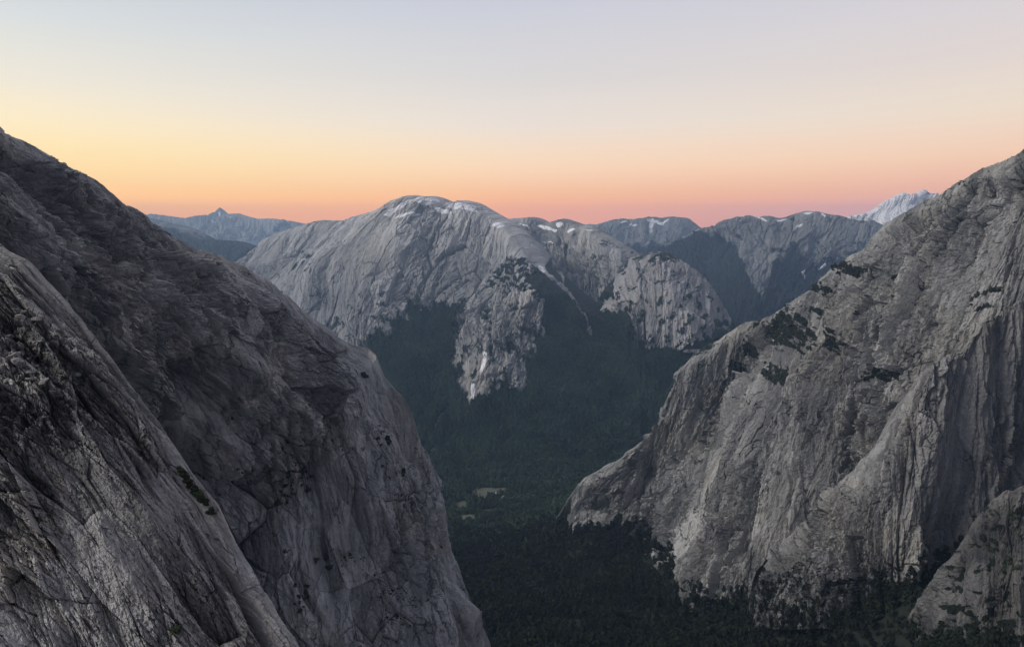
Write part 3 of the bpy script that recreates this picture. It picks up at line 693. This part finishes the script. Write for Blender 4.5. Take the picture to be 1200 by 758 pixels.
c = [(165,255),(180,258),(196,261),(208,268),(221,277),(233,281),(245,282.3),(258,281.5),(270,282),(287,287),(303,293),(320,297),(335,300),(352,310)]
R0 = [(80,250,11000),(150,252,11000),(196,261,10500),(245,282.3,10000),(270,282,9800),(320,297,9500),(380,325,9300),(440,360,9000)]
far('mountain_ridge', 'blue forested ridge sloping down behind the left mountain towards the central mountain', 'mountain ridge', drop(R0, (14, .93, -6), (40, .82, -14), (80, .68, -16), (130, .6, -16)), c, 9.0, 1030, M_far, 170,
    vline=([100,400],[262,290]), ledge=.7)

c = [(380,263),(430,259),(470,262),(540,262),(580,262),(640,262.5),(700,264),(800,266),(850,264),(900,262),(960,265)]
R0 = [(60,262,24000),(380,264,24000),(540,263,24000),(640,263,24000),(800,267,24000),(960,266,24000),(1100,264,24000),(1300,262,24000)]
far('mountain_range', 'farthest low blue hills just under the pink skyline', 'mountain range', drop(R0, (10, .95, 0), (24, .85, 0), (34, .75, 0)), None, 16.0, 1060, M_dist, 180, back=((1500, 500), (4000, 2000)), keep=.3)

# ------------------------------------------------------------------ ground sheet
def meadow_mask(px, py):
    m = np.zeros(px.shape)
    for (x, y, rx, ry) in ((570,576,13,2.6),(560,581,9,1.8),(587,574,5,1.3),(541,592,6,3.2),(548,606,9,1.8),(574,599,7,1.4),(536,607,5,1),(607,591,3,1.2),(592,561,4,1.2)):
        m = np.maximum(m, sstep(1.3, .6, np.hypot((px - x) / rx, (py - y) / (1.5 * ry)) / 1.4 + .35 * fbm(px / 5, py / 3, 3, 47)))
    return m
def gravel_mask(px, py):
    m = np.zeros(px.shape)
    for pts, w in (([(585,587),(590,582)], 1.6), ([(652,578),(658,579.5)], 1.1), ([(581,577.5),(583,577.5)], .9), ([(541,588.5),(542,588.5)], .7)):
        m = np.maximum(m, sstep(1.6, .7, seg_dist(px, py, pts) / w))
    for pts, w in (([(1204,690),(1185,712),(1166,738),(1150,765)], 5.0), ([(1200,700),(1176,706)], 3.0)):
        wob = 3 * fbm(px / 6, py / 6, 3, 44)
        m = np.maximum(m, sstep(1.5, .6, (seg_dist(px + wob, py + wob, pts)) / w))
    return m
def axis(a, b, fine, lo, hi, n):
    c_ = np.arange(a, b + .1, fine)
    return np.concatenate([np.linspace(lo, a, n, endpoint=False), c_, np.linspace(b, hi, n + 1)[1:]])
gx = axis(-700, 1500, 12.0, -22000, 22000, 14); gy = axis(800, 4100, 12.0, -3000, 28000, 14)
GX, GY = np.meshgrid(gx, gy); GZ = ground_z(GX, GY)
gpx, gpy = proj(np.stack([GX, GY, GZ], -1))
N = NT('valley_soil')
geo = N.n('ShaderNodeTexCoord').outputs[3]
nz = N.n('ShaderNodeTexNoise', i_Vector=geo, i_Scale=.02, i_Detail=8.0, i_Roughness=.65).outputs[0]
n2 = N.n('ShaderNodeTexNoise', i_Vector=geo, i_Scale=.12, i_Detail=5.0).outputs[0]
colr = N.mix(nz, (.008, .011, .007, 1), (.018, .023, .014, 1))
me_ = N.n('ShaderNodeAttribute', attribute_name='meadow').outputs[2]
colr = N.mix(N.smooth(N.math('ADD', me_, N.math('MULTIPLY', N.math('SUBTRACT', n2, .5), 1.6)), .2, .9), colr, N.mix(n2, (.04, .052, .028, 1), (.16, .155, .11, 1)))
gr_ = N.n('ShaderNodeAttribute', attribute_name='gravel').outputs[2]
colr = N.mix(N.smooth(N.math('ADD', gr_, N.math('MULTIPLY', N.math('SUBTRACT', n2, .5), .6)), .4, .6), colr, (.42, .40, .38, 1))
b_ = N.n('ShaderNodeBsdfPrincipled', i_Base_Color=colr, i_Roughness=.95)
o_ = N.n('ShaderNodeOutputMaterial'); N.t.links.new(b_.outputs[0], o_.inputs[0])
me = mesh_from('ground', np.stack([GX, GY, GZ], -1).reshape(-1, 3), grid_faces(*GX.shape), N.m, True,
               dict(meadow=meadow_mask(gpx, gpy) * (GY > 2800) , gravel=gravel_mask(gpx, gpy)))
ground = link('ground', me); tag(ground, 'valley floor under the forest with small pale clearings', 'valley floor', kind='structure')

# ------------------------------------------------------------------ trees
M_leaf_dark = leaf_material('leaf_dark', (.042, .056, .034))
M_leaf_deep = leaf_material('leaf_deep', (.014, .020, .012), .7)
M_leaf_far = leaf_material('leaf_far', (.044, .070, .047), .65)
M_bark = bark_material()

def crown(name, n, r, h, base, leaf, seed, mat, lobes=6, droop=.0):
    """n leaf clumps spread through several uneven lobes of a crown r wide and h tall"""
    q = np.random.default_rng(seed)
    L = [(q.uniform(-.45, .45), q.uniform(-.45, .45), q.uniform(.12, .88), q.uniform(.38, .62)) for _ in range(lobes)]
    V = []; Fs = []
    for i in range(n):
        lx, ly, lz, lr = L[i % lobes]
        taper = 1.15 - .75 * abs(lz - .35)
        d = q.normal(size=3); d /= np.linalg.norm(d)
        rad = q.uniform(.55, 1.08)
        c = np.array([(lx * taper + d[0] * lr * rad * taper) * r, (ly * taper + d[1] * lr * rad * taper) * r, base + (lz + d[2] * lr * .42 * rad) * h])
        nn = d + q.normal(scale=.45, size=3) + np.array([0, 0, .35]); nn /= np.linalg.norm(nn)
        t = np.cross(nn, q.normal(size=3)); t /= np.linalg.norm(t) + 1e-9; b = np.cross(nn, t)
        s = leaf * q.uniform(.6, 1.35); s2 = s * q.uniform(.5, .95)
        k = len(V)
        V += [c + t * s, c + b * s2 + nn * s * .25, c - t * s * .9, c - b * s2 - nn * s * .2]
        Fs.append((k, k + 1, k + 2, k + 3))
    return mesh_from(name, np.array(V), np.array(Fs), mat)

def trunk_mesh(name, h, r, seed, limbs=5, spread=.35):
    q = np.random.default_rng(seed); V = []; Fs = []
    def tube(pts, rads, k=6):
        b0 = len(V)
        for p, rr in zip(pts, rads):
            for j in range(k):
                a = 2 * math.pi * j / k; V.append((p[0] + rr * math.cos(a), p[1] + rr * math.sin(a), p[2]))
        for i in range(len(pts) - 1):
            for j in range(k):
                a = b0 + i * k + j; c = b0 + i * k + (j + 1) % k
                Fs.append((a, c, c + k, a + k))
    top = np.array([q.uniform(-.06, .06) * h, q.uniform(-.06, .06) * h, h])
    tube([np.zeros(3) - [0, 0, h * .12], top * .35, top * .7, top], [r * 1.25, r * .85, r * .55, r * .12])
    for i in range(limbs):
        z = q.uniform(.3, .8); a = q.uniform(0, 6.28); st_ = top * z
        en = st_ + np.array([math.cos(a) * spread * h, math.sin(a) * spread * h, h * q.uniform(.05, .2)])
        tube([st_, (st_ + en) / 2 + [0, 0, h * .03], en], [r * .4, r * .28, r * .08], 5)
    return mesh_from(name, np.array(V, float), np.array(Fs), M_bark)

# --- forests: too many trees to count, one object each
def template(name, n, r, h, base, leaf, seed, mat):
    return bpy.data.objects.new(name, crown(name, n, r, h, base, leaf, seed, mat))
def forest_object(name, label, pts, scl, rot, temps):
    coll = bpy.data.collections.new(name + '_kinds')
    for t in temps: coll.objects.link(t)
    me = bpy.data.meshes.new(name); me.vertices.add(len(pts)); me.vertices.foreach_set('co', np.ascontiguousarray(pts, F32).ravel())
    a = me.attributes.new('size', 'FLOAT', 'POINT'); a.data.foreach_set('value', scl.astype(F32))
    a = me.attributes.new('turn', 'FLOAT', 'POINT'); a.data.foreach_set('value', rot.astype(F32))
    o = link(name, me); tag(o, label, 'forest', kind='stuff')
    t = bpy.data.node_groups.new(name, 'GeometryNodeTree')
    t.interface.new_socket('Geometry', in_out='INPUT', socket_type='NodeSocketGeometry')
    t.interface.new_socket('Geometry', in_out='OUTPUT', socket_type='NodeSocketGeometry')
    n = t.nodes.new; L = t.links.new
    gi = n('NodeGroupInput'); go = n('NodeGroupOutput'); ip = n('GeometryNodeInstanceOnPoints'); ci = n('GeometryNodeCollectionInfo')
    ci.inputs[0].default_value = coll; ci.inputs[1].default_value = True; ci.inputs[2].default_value = True
    ip.inputs['Pick Instance'].default_value = True
    s_ = n('GeometryNodeInputNamedAttribute'); s_.data_type = 'FLOAT'; s_.inputs[0].default_value = 'size'
    r_ = n('GeometryNodeInputNamedAttribute'); r_.data_type = 'FLOAT'; r_.inputs[0].default_value = 'turn'
    cx = n('ShaderNodeCombineXYZ'); L(r_.outputs[0], cx.inputs[2])
    L(gi.outputs[0], ip.inputs['Points']); L(ci.outputs[0], ip.inputs['Instance']); L(cx.outputs[0], ip.inputs['Rotation'])
    L(s_.outputs[0], ip.inputs['Scale']); L(ip.outputs[0], go.inputs[0])
    o.modifiers.new('trees', 'NODES').node_group = t
    return o

near_t = [template('tree_kind', 170, 6.5 * f, 13 * e, 5, 1.6, 30 + i, M_leaf_deep) for i, (f, e) in enumerate(((1, 1), (.85, 1.2), (1.2, .9), (.7, 1.35), (1.05, 1.1)))]
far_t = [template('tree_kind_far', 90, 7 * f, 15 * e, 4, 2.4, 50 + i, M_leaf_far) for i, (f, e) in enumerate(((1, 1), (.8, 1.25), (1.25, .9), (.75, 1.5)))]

# near forest on the side valley floor
n0 = 60000
X = rng.uniform(-400, 1150, n0); Y = np.sqrt(rng.uniform(800.0 ** 2, 3150.0 ** 2, n0))
Z = ground_z(X, Y); px, py = proj(np.stack([X, Y, Z], -1))
keep = (px > 490) & (px < 1290) & (py < 800) & (py > 585)
keep &= gravel_mask(px, py) < .25
keep &= meadow_mask(px, py) < .15 + .7 * rng.random(n0) ** 2
ok = np.where(keep)[0]
# thin to one crown per patch of ground
cell = {}; sel = []
for i in ok:
    c_ = (int(X[i] // 8.5), int(Y[i] // 8.5))
    if c_ in cell: continue
    cell[c_] = 1; sel.append(i)
sel = np.array(sel)
tofar = rng.random(len(sel)) < sstep(2250, 3050, Y[sel]); P_edge = np.column_stack([X[sel], Y[sel], Z[sel] - 1.0])[tofar]; sel = sel[~tofar]
P_near = np.column_stack([X[sel], Y[sel], Z[sel] - 1.0])
Pf = []
for g, fv in ((gR, footR), (gB, footB), (gK, footK)):
    pool = np.where(((fv > .2 + .45 * rng.random(fv.shape)) & (g.T > 0) & (g.px < 1240) & (g.py < 790)).ravel())[0]
    hg = g.Q.reshape(-1, 3)[pool]; pool = pool[hg[:, 2] > ground_z(hg[:, 0], hg[:, 1]) - 4]
    pick = rng.choice(pool, min(len(pool), int(len(pool) * .12)), replace=False); Pf.append(g.Q.reshape(-1, 3)[pick] - [0, 0, 2.0])
P_near = np.concatenate([P_near] + Pf); sel = np.arange(len(P_near)); X = P_near[:, 0]; Y = P_near[:, 1]
big = .55 + 1.0 * rng.random(len(sel)) ** 2.2 + .45 * fbm(X[sel] / 120, Y[sel] / 120, 4, 66)
forest_object('forest', 'near black green forest filling the side valley between both rock walls', P_near, np.clip(big, .4, 1.9), rng.uniform(0, 6.28, len(P_near)), near_t)

# far forest on the valley floor and the lower slopes
n1 = 60000
X = rng.uniform(-900, 1500, n1); Y = rng.uniform(2950, 4080, n1); Z = ground_z(X, Y)
px, py = proj(np.stack([X, Y, Z], -1))
keep = (px > 440) & (px < 860) & (py > 530) & (meadow_mask(px, py) < .15 + .7 * rng.random(n1) ** 2) & (gravel_mask(px, py) < .1) & ((Y > 3100))
P_ = [P_edge, np.column_stack([X, Y, Z - 1])[keep]]
for g, vg in ((gC, vegC), (gD, vegD)):
    pool = np.where(((vg > .30 + .5 * np.random.default_rng(5).random(vg.shape)) & (g.T > .15) & (g.T < 5.3) & (g.px > 420) & (g.px < 870) & (g.py > 345) & (g.Q[..., 2] > -5)).ravel())[0]
    n2_ = int(len(pool) * .34)
    pick = rng.choice(pool, n2_, replace=False)
    P_.append(g.Q.reshape(-1, 3)[pick] + rng.normal(scale=2.5, size=(n2_, 3)) * [1, 1, 0] - [0, 0, 1.5])
P_far = np.concatenate(P_)
sc_ = np.clip(.5 + .8 * rng.random(len(P_far)) ** 2 + .4 * fbm(P_far[:, 0] / 150, P_far[:, 1] / 150 + P_far[:, 2] / 100, 3, 67), .35, 1.6)
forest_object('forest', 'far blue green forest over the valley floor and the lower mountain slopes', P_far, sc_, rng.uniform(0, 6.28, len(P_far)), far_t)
print('trees', len(P_near), len(P_far))

# --- single trees and bushes on the ledges
def surface_point(g, x, y):
    d = np.where(g.T > -.02, (g.px - x) ** 2 + (g.py - y) ** 2, 1e9); i = np.unravel_index(np.argmin(d), d.shape)
    return g.Q[i]
def plant_kind(name, n, r, h, base, leaf, seed, th, tr):
    return (crown(name + '_crown', n, r, h, base, leaf, seed, M_leaf_dark, lobes=7), trunk_mesh(name + '_trunk', th, tr, seed))
kinds = [plant_kind('tree', 420, 5.0, 8.0, 2.2, .95, 70, 8.5, .35), plant_kind('tree', 420, 4.2, 10.0, 2.5, .95, 71, 10, .35), plant_kind('tree', 420, 6.0, 6.5, 1.5, 1.0, 72, 7, .4)]
shrubs = [plant_kind('shrub', 1400, 1.9, 2.0, .1, .20, 80, 1.6, .07), plant_kind('shrub', 1400, 1.5, 2.6, .1, .20, 81, 2.0, .07)]
def plant(name, kind, p, s, label, cat, group):
    e = bpy.data.objects.new(name, None); COL.objects.link(e); e.location = p; e.scale = (s, s, s * random.uniform(.85, 1.15)); e.rotation_euler = (0, 0, random.uniform(0, 6.28))
    tag(e, label, cat, group)
    link('crown', kind[0], e); link('trunk', kind[1], e)
def grove(g, spots, scale, label, group, kset=kinds, name='tree', cat='tree'):
    for (x, y, rx, ry, n) in spots:
        for _ in range(n):
            a = random.uniform(0, 6.28); q = math.sqrt(random.random())
            p = surface_point(g, x + rx * q * math.cos(a), y + ry * q * math.sin(a))
            plant(name, random.choice(kset), (p[0], p[1], p[2] - .8 * scale), scale * random.uniform(.6, 1.2), label, cat, group)
grove(gR, [(922,384,20,18,26),(935,396,22,12,18),(912,402,14,9,14)], 1.1, 'dark tree in the large grove on the left shoulder of the right mountain', 'trees in the shoulder grove')
grove(gR, [(968,398,11,9,14)], 1.0, 'dark tree in the small clump just right of the shoulder grove', 'trees beside the shoulder grove')
grove(gR, [(983,309,14,4,11),(1006,318,12,5,10)], .9, 'dark tree on the ledge just under the skyline of the right mountain', 'trees on the skyline ledge')
grove(gR, [(957,336,12,5,8),(940,350,8,4,6)], .9, 'dark tree on the rim of the right mountain left of the skyline ledge', 'trees on the rim')
grove(gR, [(1070,328,8,5,6),(1030,345,6,5,4),(985,338,8,4,5),(1032,360,5,4,3)], .85, 'small dark tree high on the right mountain face', 'trees high on the right face')
grove(gR, [(905,436,14,9,10),(862,440,6,8,4),(880,470,5,6,3)], .85, 'small dark tree below the shoulder grove on the right mountain', 'trees below the shoulder grove')
grove(gR, [(1145,345,16,4,7),(1120,350,8,4,4)], 1.0, 'small dark tree on the ledge above the pale buttress edge', 'trees above the buttress')
grove(gK, [(1150,640,14,8,8),(1190,610,9,10,6),(1130,668,10,8,6),(1180,665,14,8,8)], .9, 'dark small tree on the knoll in the bottom right corner', 'trees on the knoll')
grove(gL, [(340,572,10,16,16),(357,565,9,14,11),(333,590,8,8,6)], .75, 'dark tree in the largest clump halfway up the left mountain', 'trees in the left clump')
grove(gL, [(291,556,10,4,6)], .6, 'dark bush left of the largest clump on the left mountain', 'bushes left of the clump')
grove(gL, [(380,660,11,9,9)], .7, 'dark tree in the clump low on the left mountain', 'trees low on the left mountain')
grove(gL, [(355,695,14,10,10),(350,715,8,8,5)], .65, 'dark tree in the lowest clump of the left mountain near the slabs', 'trees in the lowest clump')
grove(gL, [(448,524,12,5,7),(425,445,5,6,4),(470,560,4,8,3)], .8, 'dark tree on a shelf near the right rim of the left mountain', 'trees on the rim shelf')
grove(gN, [(224,549,4,5,4),(231,556,5,6,6),(238,565,5,7,7),(245,575,4,7,6),(250,586,3,6,3),(255,597,2,5,2)], .6, 'olive green shrub rooted along the crest of the near slabs', 'shrubs on the near crest', shrubs, 'shrub', 'shrub')
grove(gN, [(203,735,4,5,2)], .6, 'small dark shrub in a crack low on the near slabs', 'shrubs in the crack', shrubs, 'shrub', 'shrub')

def lone(g, vg, n, cond, scale, label, group):
    pool = np.argwhere((vg > .45) & (g.T > .05) & cond)
    for i, j in pool[rng.choice(len(pool), n, replace=False)]:
        p = g.Q[i, j]; plant('tree', random.choice(kinds), (p[0], p[1], p[2] - .6), scale * random.uniform(.4, 1.1), label, 'tree', group)
lone(gR, vegR, 70, (gR.px > 700) & (gR.px < 1200) & (gR.py < 600), 1.0, 'small dark tree standing alone on a ledge of the right mountain', 'lone trees on the right mountain')
lone(gL, vegL, 45, (gL.px > 200) & (gL.px < 560) & (gL.py < 750) & (gL.py > 380), .55, 'small dark bush standing alone in a crack of the left mountain', 'lone bushes on the left mountain')

# --- loose boulders in the rubble gully
def boulder_mesh(seed):
    import bmesh
    q = np.random.default_rng(seed); bm = bmesh.new()
    pts = q.normal(size=(26, 3)); pts /= np.linalg.norm(pts, axis=1)[:, None]
    pts *= np.array([1.0, .75, .55]) * q.uniform(.8, 1.1, (26, 1))
    for p in pts: bm.verts.new(p)
    bmesh.ops.convex_hull(bm, input=bm.verts)
    bmesh.ops.bevel(bm, geom=list(bm.edges), offset=.035, segments=1, affect='EDGES')
    me = bpy.data.meshes.new('boulder'); bm.to_mesh(me); bm.free()
    uvl = me.uv_layers.new(name='strata')
    for lp in me.loops:
        c_ = me.vertices[lp.vertex_index].co; uvl.data[lp.index].uv = (c_.x * 1.3 + seed * 7, c_.y + c_.z * 1.2)
    me.materials.append(M_boulder); return me
M_boulder = rock_material('boulder_granite', .10, (.34, .33, .32), (.17, .165, .165), streak=.3)
bms = [boulder_mesh(200 + i) for i in range(7)]
nb_ = 0
while nb_ < 130:
    x = random.uniform(-6, 92); y = random.uniform(362, 500)
    if x > 20 + (y - 350) * .95 or x < (y - 470) * .8 - 12: continue
    p = surface_point(gN, x, y); s = min(1.35, .42 * math.exp(random.gauss(0, .55)))
    if nb_ == 0: x, y, s = 25, 374, 1.5; p = surface_point(gN, x, y)
    o = link('boulder', bms[nb_ % 7]); o.location = (p[0], p[1], p[2] + s * .12); o.scale = (s, s * random.uniform(.7, 1.1), s * random.uniform(.7, 1.2))
    o.rotation_euler = (random.uniform(-.5, .5), random.uniform(-.2, .8), random.uniform(0, 6.28))
    tag(o, 'largest pale boulder at the top of the rubble gully on the near slabs' if nb_ == 0 else 'angular grey boulder lying loose in the rubble gully on the near slabs', 'boulder', 'loose boulders in the rubble gully')
    nb_ += 1

# ------------------------------------------------------------------ haze, sky, sun
hz = bpy.data.meshes.new('haze')
x0, x1, y0, y1, z0, z1 = -22500, 22500, -3500, 28500, -31.0, 2250.0
hv = [(x, y, z) for z in (z0, z1) for y in (y0, y1) for x in (x0, x1)]
hz.from_pydata(hv, [], [(0, 2, 3, 1), (4, 5, 7, 6), (0, 1, 5, 4), (2, 6, 7, 3), (0, 4, 6, 2), (1, 3, 7, 5)])
HM = bpy.data.materials.new('haze_air'); HM.use_nodes = True; ht = HM.node_tree; ht.nodes.clear()
pv = ht.nodes.new('ShaderNodeVolumePrincipled'); pv.inputs['Density'].default_value = HAZE_D
pv.inputs['Color'].default_value = HAZE_C; pv.inputs['Anisotropy'].default_value = .62
ho = ht.nodes.new('ShaderNodeOutputMaterial'); ht.links.new(pv.outputs[0], ho.inputs['Volume'])
hz.materials.append(HM); tag(link('haze', hz), 'thin blue evening haze in the air', 'haze', kind='stuff')

W = bpy.data.worlds.new("World"); S.world = W; W.use_nodes = True
wt = W.node_tree; wt.nodes.clear(); wn = wt.nodes.new; wl = wt.links.new
def lin(c): return tuple(((v / 255) / 12.92 if v / 255 <= .04045 else ((v / 255 + .055) / 1.055) ** 2.4) for v in c) + (1,)
tc = wn('ShaderNodeTexCoord'); sx = wn('ShaderNodeSeparateXYZ'); wl(tc.outputs['Generated'], sx.inputs[0])
def wmath(op, a, b=None, clamp=False):
    m_ = wn('ShaderNodeMath'); m_.operation = op; m_.use_clamp = clamp
    for i, v in enumerate((a, b)):
        if v is None: continue
        if hasattr(v, 'is_output'): wl(v, m_.inputs[i])
        else: m_.inputs[i].default_value = v
    return m_.outputs[0]
elev = wmath('MULTIPLY', wmath('ARCSINE', sx.outputs[2]), 180 / math.pi)
ev = wmath('DIVIDE', wmath('ADD', elev, 5.0), 95.0, True)           # -5..90 degrees -> 0..1
def pos(deg): return (deg + 5) / 95
def beyond(deg, c_):
    # what the sky must give above the haze to look like c_ from inside it
    L_ = min(28500.0, 1050.0 / max(math.sin(math.radians(max(deg, .1))), .001)); T_ = math.exp(-HAZE_D * L_)
    return tuple(max(.0, (v - a * (1 - T_)) / T_) / SKY_GAIN for v, a in zip(c_[:3], AIR)) + (1,)
def wramp(stops):
    r = wn('ShaderNodeValToRGB'); cr_ = r.color_ramp
    while len(cr_.elements) < len(stops): cr_.elements.new(.5)
    for e, (d, c_) in zip(cr_.elements, stops): e.position = pos(d); e.color = beyond(d, c_)
    wl(ev, r.inputs[0]); return r.outputs[0]
SKY_L = wramp([(d, lin(c_)) for d, c_ in SKYL]); SKY_C = wramp([(d, lin(c_)) for d, c_ in SKYC]); SKY_R = wramp([(d, lin(c_)) for d, c_ in SKYR])
az = wmath('ARCTAN2', sx.outputs[0], sx.outputs[1])
def wsm(x, a, b):
    m_ = wn('ShaderNodeMapRange'); wl(x, m_.inputs[0]); m_.inputs[1].default_value = a; m_.inputs[2].default_value = b; return m_.outputs[0]
def wmix(f, a, b):
    m_ = wn('ShaderNodeMix'); m_.data_type = 'RGBA'; wl(f, m_.inputs[0]); wl(a, m_.inputs[6]); wl(b, m_.inputs[7]); return m_.outputs[2]
front = wmix(wsm(az, -.02, .62), wmix(wsm(az, -.60, .02), SKY_L, SKY_C), SKY_R)
ty = sx.outputs[1]
BACK = wramp([(d, lin(c_)) for d, c_ in SKYB])
allsky = wmix(wsm(ty, .25, -.35), front, BACK)
bg = wn('ShaderNodeBackground'); wl(allsky, bg.inputs[0]); bg.inputs[1].default_value = SKY_GAIN
wo = wn('ShaderNodeOutputWorld'); wl(bg.outputs[0], wo.inputs[0])

sd = bpy.data.lights.new('sun', 'SUN'); sd.energy = SUN_E; sd.angle = math.radians(SUN_A); sd.color = (1.0, .95, .87)
so = bpy.data.objects.new('sun', sd); COL.objects.link(so)
a_, e_ = math.radians(SUN_AZ), math.radians(SUN_EL)                # azimuth from +Y towards +X
from mathutils import Vector
dirn = Vector((math.sin(a_) * math.cos(e_), math.cos(a_) * math.cos(e_), math.sin(e_)))
so.rotation_euler = dirn.to_track_quat('Z', 'Y').to_euler()

vs = S.view_settings; vs.view_transform = 'Standard'; vs.look = 'None'; vs.exposure = 0; vs.gamma = 1; vs.use_curve_mapping = False
cy = S.cycles; cy.max_bounces = 4; cy.diffuse_bounces = 2; cy.glossy_bounces = 2; cy.volume_bounces = 2; cy.transmission_bounces = 2
cy.use_denoising = True; cy.use_adaptive_sampling = False
try: cy.denoiser = 'OPENIMAGEDENOISE'; cy.denoising_input_passes = 'RGB_ALBEDO_NORMAL'
except Exception: pass
